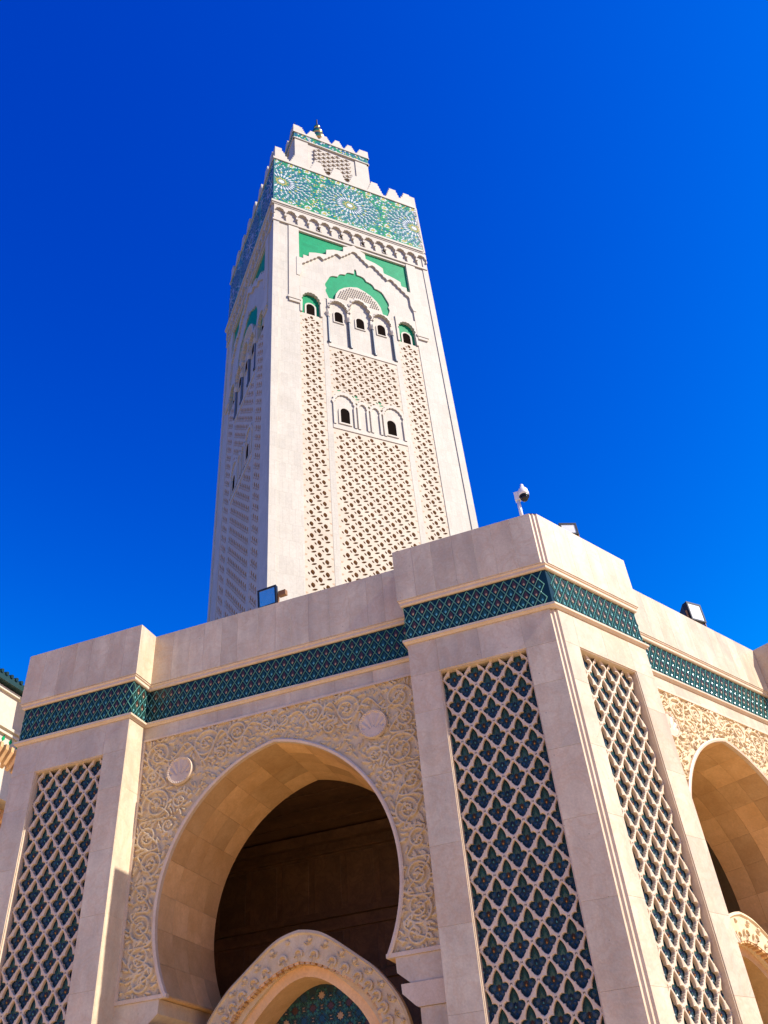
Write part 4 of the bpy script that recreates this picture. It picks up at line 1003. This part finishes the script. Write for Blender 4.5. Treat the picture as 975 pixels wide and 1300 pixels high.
# lantern
LX0, LW, LY = 4.95, 12.6, 4.85
LC = FT @ Matrix.Translation((AX, AX, 0))
lant = obj('lantern', MB().box(-6.3, 6.3, -6.3, 6.3, 117.5, 138.2).mesh('lantern', 'tower'), minaret, LC)
for k in range(4):
    G = LC @ Matrix.Rotation(-k * math.pi / 2, 4, 'Z') @ Matrix.Translation((0, -6.3, 0))
    obj('lantern_pilaster', MB().box(-6.32, -4.1, -.16, .1, 117.5, 135.7).box(4.1, 6.15, -.16, .1, 117.5, 135.7).mesh('lantern_pilaster', 'tower_trim'), lant, G)
    obj('lantern_band', MB().box(-6.45, 6.40, -.2, .1, 135.95, 137.55).mesh('lantern_band', 'mback'), lant, G)
    mb = MB()
    for r in range(4):
        for i in range(34):
            x, z = -6.25 + i * .37 + (.18 if r % 2 else 0), 136.2 + r * .38
            if x > 6.2: continue
            mb.add([(x, -.23, z + .22), (x + .18, -.23, z), (x, -.23, z - .22), (x - .18, -.23, z)], [(0, 1, 2, 3)], random.choices((0, 1, 2, 3, 4), (5, 2, 2, 2, 1))[0])
    obj('band_mosaic', mb.mesh('band_mosaic', ['mteal', 'mgreen', 'mblue', 'mwhite', 'myellow'], False), lant, G, 'stuff')
    obj('lantern_string', MB().box(-6.5, 6.48, -.32, .1, 135.7, 135.94).box(-6.6, 6.55, -.36, .1, 137.56, 138.0).mesh('lantern_string', 'tower_trim'), lant, G)
    obj('lantern_lattice_ground', MB().box(-3.15, 3.15, -.06, .05, 128.3, 134.4).mesh('lantern_lattice_ground', 'darkbrown' if 'darkbrown' in M else 'sebshade'), lant, G)
    me, cs = lattice('lantern_lattice', -3.15, 4, 128.6, 134.4, .7875, .62, -.36, .30, 'tower_trim', .80)
    obj('lantern_lattice', me, lant, G, 'stuff')
    m6 = MB().prism(merlon_poly(1.85, 1.85, 4), -.30, .4).mesh('merlon', 'tower_trim')
    for i in range(6): obj('merlon', m6, lant, G @ Matrix.Translation((-5.45 + i * 2.18, 0, 138.0)))
    obj('merlon', MB().box(-6.55, -5.5, -.31, .4, 138.0, 140.0).mesh('merlon', 'tower_trim'), lant, G)
dome_o = obj('dome', MB().lathe([(5.0, 138.2), (5.0, 140.5), (4.8, 142.2), (4.1, 144.0), (3.0, 145.3), (1.5, 146.2), (.5, 146.6)], (0, 0), 24).mesh('dome', 'tower_trim', True, True), minaret, LC)
def ball(z, r): return [(r * math.cos(a), z + r * math.sin(a)) for a in [math.pi * (i / 8 - .5) for i in range(1, 8)]]
fin = [(.3, 146.5)] + ball(148.6, 1.9) + ball(152.0, 1.45) + [(.25, 153.2)] + ball(154.5, 1.05) + [(.2, 155.6), (.55, 155.9)] + ball(156.7, .62) + [(.16, 157.4), (.12, 159.8), (.02, 160.0)]
obj('finial', MB().lathe(fin, (.4, 0), 16).mesh('finial', 'gold', True, True), dome_o, LC)
obj('lightning_rod', MB().lathe([(.06, 138.2), (.05, 142.3), (.01, 142.4)], (-6.05, -5.9), 6).mesh('lightning_rod', 'black'), lant, LC)

# ------------------------------------------------------------------ prayer hall beyond the left end of the arcade
U = 20.0
HX = -(U + .06)                          # local x of the sunlit wall in the left wing's frame
hall = thing('prayer_hall', 'bright white hall wall with dark green roof edge beyond the left end of the arcade', 'building', FL @ Vector((HX, 13, 0)))
def hb(nm, boxes, mat):
    mb = MB()
    for (d0, d1, y0, y1, z0, z1) in boxes: mb.box(HX - d0, HX + d1, y0, y1, z0, z1)
    return obj(nm, mb.mesh(nm, mat), hall, FL)
hb('upper_wall', [(10, 0, 4.5, 17, 13.35, 17.055)], 'tower_trim')
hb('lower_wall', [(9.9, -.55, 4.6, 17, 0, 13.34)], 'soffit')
hb('string_course', [(0, .10, 4.5, 17, 16.86, 16.97)], 'tower_trim'); hb('string_course', [(0, .12, 4.5, 17, 15.60, 15.70)], 'tower_trim'); hb('string_course', [(0, .09, 4.5, 17, 15.42, 15.50)], 'tower_trim')
rf = hb('roof', [(10.5, .28, 4.0, 12.55, 17.06, 17.22), (10.5, .20, 4.0, 12.55, 17.221, 17.36), (10.5, 6, 12.56, 17, 17.06, 17.36)], 'rooftile')
for k in range(34):
    y = 4.1 + k * .25
    obj('roof_tile', MB().lathe([(.07, -.5), (.07, .0)], (0, 0), 8).mesh('roof_tile', 'rooftile'), rf, FL @ Matrix.Translation((HX + .25, y, 17.37)) @ Matrix.Rotation(math.radians(100), 4, 'Y') @ Matrix.Rotation(0, 4, 'X'))
for k in range(24):
    y = 7.5 + k * .26
    obj('corbel', MB().prism([(0, 14.95), (.34, 14.95), (.34, 14.78), (.12, 14.4), (0, 14.3)], 0, .13).mesh('corbel', 'soffit'), hall, FL @ Matrix.Translation((HX, y, 0)))
for k in range(9):
    y = 11.2 + k * .36
    obj('green_inlay', MB().prism([(y, 15.18), (y + .10, 15.28), (y + .05, 15.42), (y - .05, 15.28)], 0, .02).mesh('green_inlay', 'green'), hall, FL @ Matrix.Translation((HX + .02, 0, 0)) @ Matrix.Rotation(math.pi / 2, 4, 'Z') @ Matrix.Translation((0, 0, 0)))
for k in range(16):
    y = 8.5 + k * .42
    obj('bracket', MB().box(-.5, -.02, 0, .2, 12.75, 13.0).mesh('bracket', 'soffit'), hall, FL @ Matrix.Translation((HX, y, 0)))

# ------------------------------------------------------------------ lamps and camera on the parapet
def floodlight(label, W, w_=.30, h_=.33, d_=.16, tilt=0.0, glass='lampglass', legs=.07, jb=True):
    """W: frame whose -Y is the lamp's face; origin on the coping"""
    t = thing('floodlight', label, 'floodlight', W.translation, 'floodlights on the parapet')
    body = W @ Matrix.Translation((0, 0, legs + h_ / 2)) @ Matrix.Rotation(tilt, 4, 'X')
    a, b = w_ / 2, h_ / 2; c, d = a * .55, b * .55
    mb = MB(); mb.add([(-a, 0, -b), (a, 0, -b), (a, 0, b), (-a, 0, b), (-a, d_ * .3, -b), (a, d_ * .3, -b), (a, d_ * .3, b), (-a, d_ * .3, b), (-c, d_, -d), (c, d_, -d), (c, d_, d), (-c, d_, d)],
                      [(3, 2, 1, 0), (0, 1, 5, 4), (1, 2, 6, 5), (2, 3, 7, 6), (3, 0, 4, 7), (4, 5, 9, 8), (5, 6, 10, 9), (6, 7, 11, 10), (7, 4, 8, 11), (8, 9, 10, 11)])
    hs_ = obj('housing', mb.mesh('housing', 'black'), t, body)
    fr = MB(); e = .022
    fr.box(-a - .004, a + .004, -.018, -.001, b - e, b + .004).box(-a - .004, a + .004, -.018, -.001, -b - .004, -b + e).box(-a - .004, -a + e, -.018, -.001, -b + e, b - e).box(a - e, a + .004, -.018, -.001, -b + e, b - e)
    obj('bezel', fr.mesh('bezel', 'black'), t, body)
    obj('lens', MB().box(-a + e, a - e, -.010, -.002, -b + e, b - e).mesh('lens', glass), t, body)
    for k in range(5): obj('cooling_fin', MB().box(-c, c, d_ + .001, d_ + .03, -d + k * d * .45, -d + k * d * .45 + .012).mesh('cooling_fin', 'black'), hs_, body)
    if jb: obj('junction_box', MB().box(a + .01, a + .13, .03, .10, -.02, .06).mesh('junction_box', 'rust'), t, body)
    for s in (-1, 1):
        yk = MB(); yk.box(s * (a + .008), s * (a + .020), .02, .05, 0, legs + h_ / 2 + .02)
        obj('bracket_arm', yk.mesh('bracket_arm', 'rust'), t, W)
        obj('foot', MB().box(s * (a - .03), s * (a + .02), .0, .07, 0, .008).mesh('foot', 'rust'), t, W)
    obj('bracket_bar', MB().box(-a - .008, a + .008, .025, .045, .009, .021).mesh('bracket_bar', 'rust'), t, W)
    return t
def on(F, x, y, rz): return F @ Matrix.Translation((x, y, Z_P1)) @ Matrix.Rotation(rz, 4, 'Z')
floodlight('floodlight with reflective glass facing the viewer on the left parapet before the minaret', on(FL, -4.08, SB + .05, -.08), .31, .31, .15, .10)
floodlight('dark floodlight turned sideways with pale lens on the right sunlit parapet', on(FR, 4.42, SB - .02, math.radians(-12)), .31, .34, .26, .0, 'paleglass', .09, False)
floodlight('floodlight mostly hidden behind the corner parapet next to the camera pole', on(FR, .90, .07, math.radians(-35)), .24, .20, .12, -.05, 'paleglass', .12, False)
# security camera
cw = FL @ Matrix.Translation((-.13, .05, Z_P1)) @ Matrix.Diagonal((.72, .72, .86, 1))
sc_ = thing('security_camera', 'white dome security camera on a short white pole at the parapet corner', 'security camera', cw.translation)
obj('base_plate', MB().lathe([(.07, 0), (.07, .012)], (0, 0), 12).mesh('base_plate', 'white'), sc_, cw)
obj('pole', MB().lathe([(.034, .012), (.034, .40)], (0, 0), 14).mesh('pole', 'white', True, True), sc_, cw)
obj('cap', MB().box(-.05, .05, -.045, .045, .40, .56).mesh('cap', 'white'), sc_, cw)
obj('arm', MB().box(.04, .12, -.03, .03, .46, .54).mesh('arm', 'white'), sc_, cw)
hc = cw @ Matrix.Translation((.13, -.03, 0))
obj('housing', MB().lathe([(.098, .44), (.10, .49), (.088, .56), (.055, .60), (.035, .62), (.03, .67), (.015, .685)], (0, 0), 20).mesh('housing', 'white', True, True), sc_, hc)
obj('dome_ring', MB().lathe([(.094, .415), (.096, .439)], (0, 0), 20).mesh('dome_ring', 'black', True, False), sc_, hc)
obj('dome_glass', MB().lathe([(.01, .335), (.045, .345), (.07, .375), (.08, .414)], (0, 0), 20).mesh('dome_glass', 'smoke', True, True), sc_, hc)
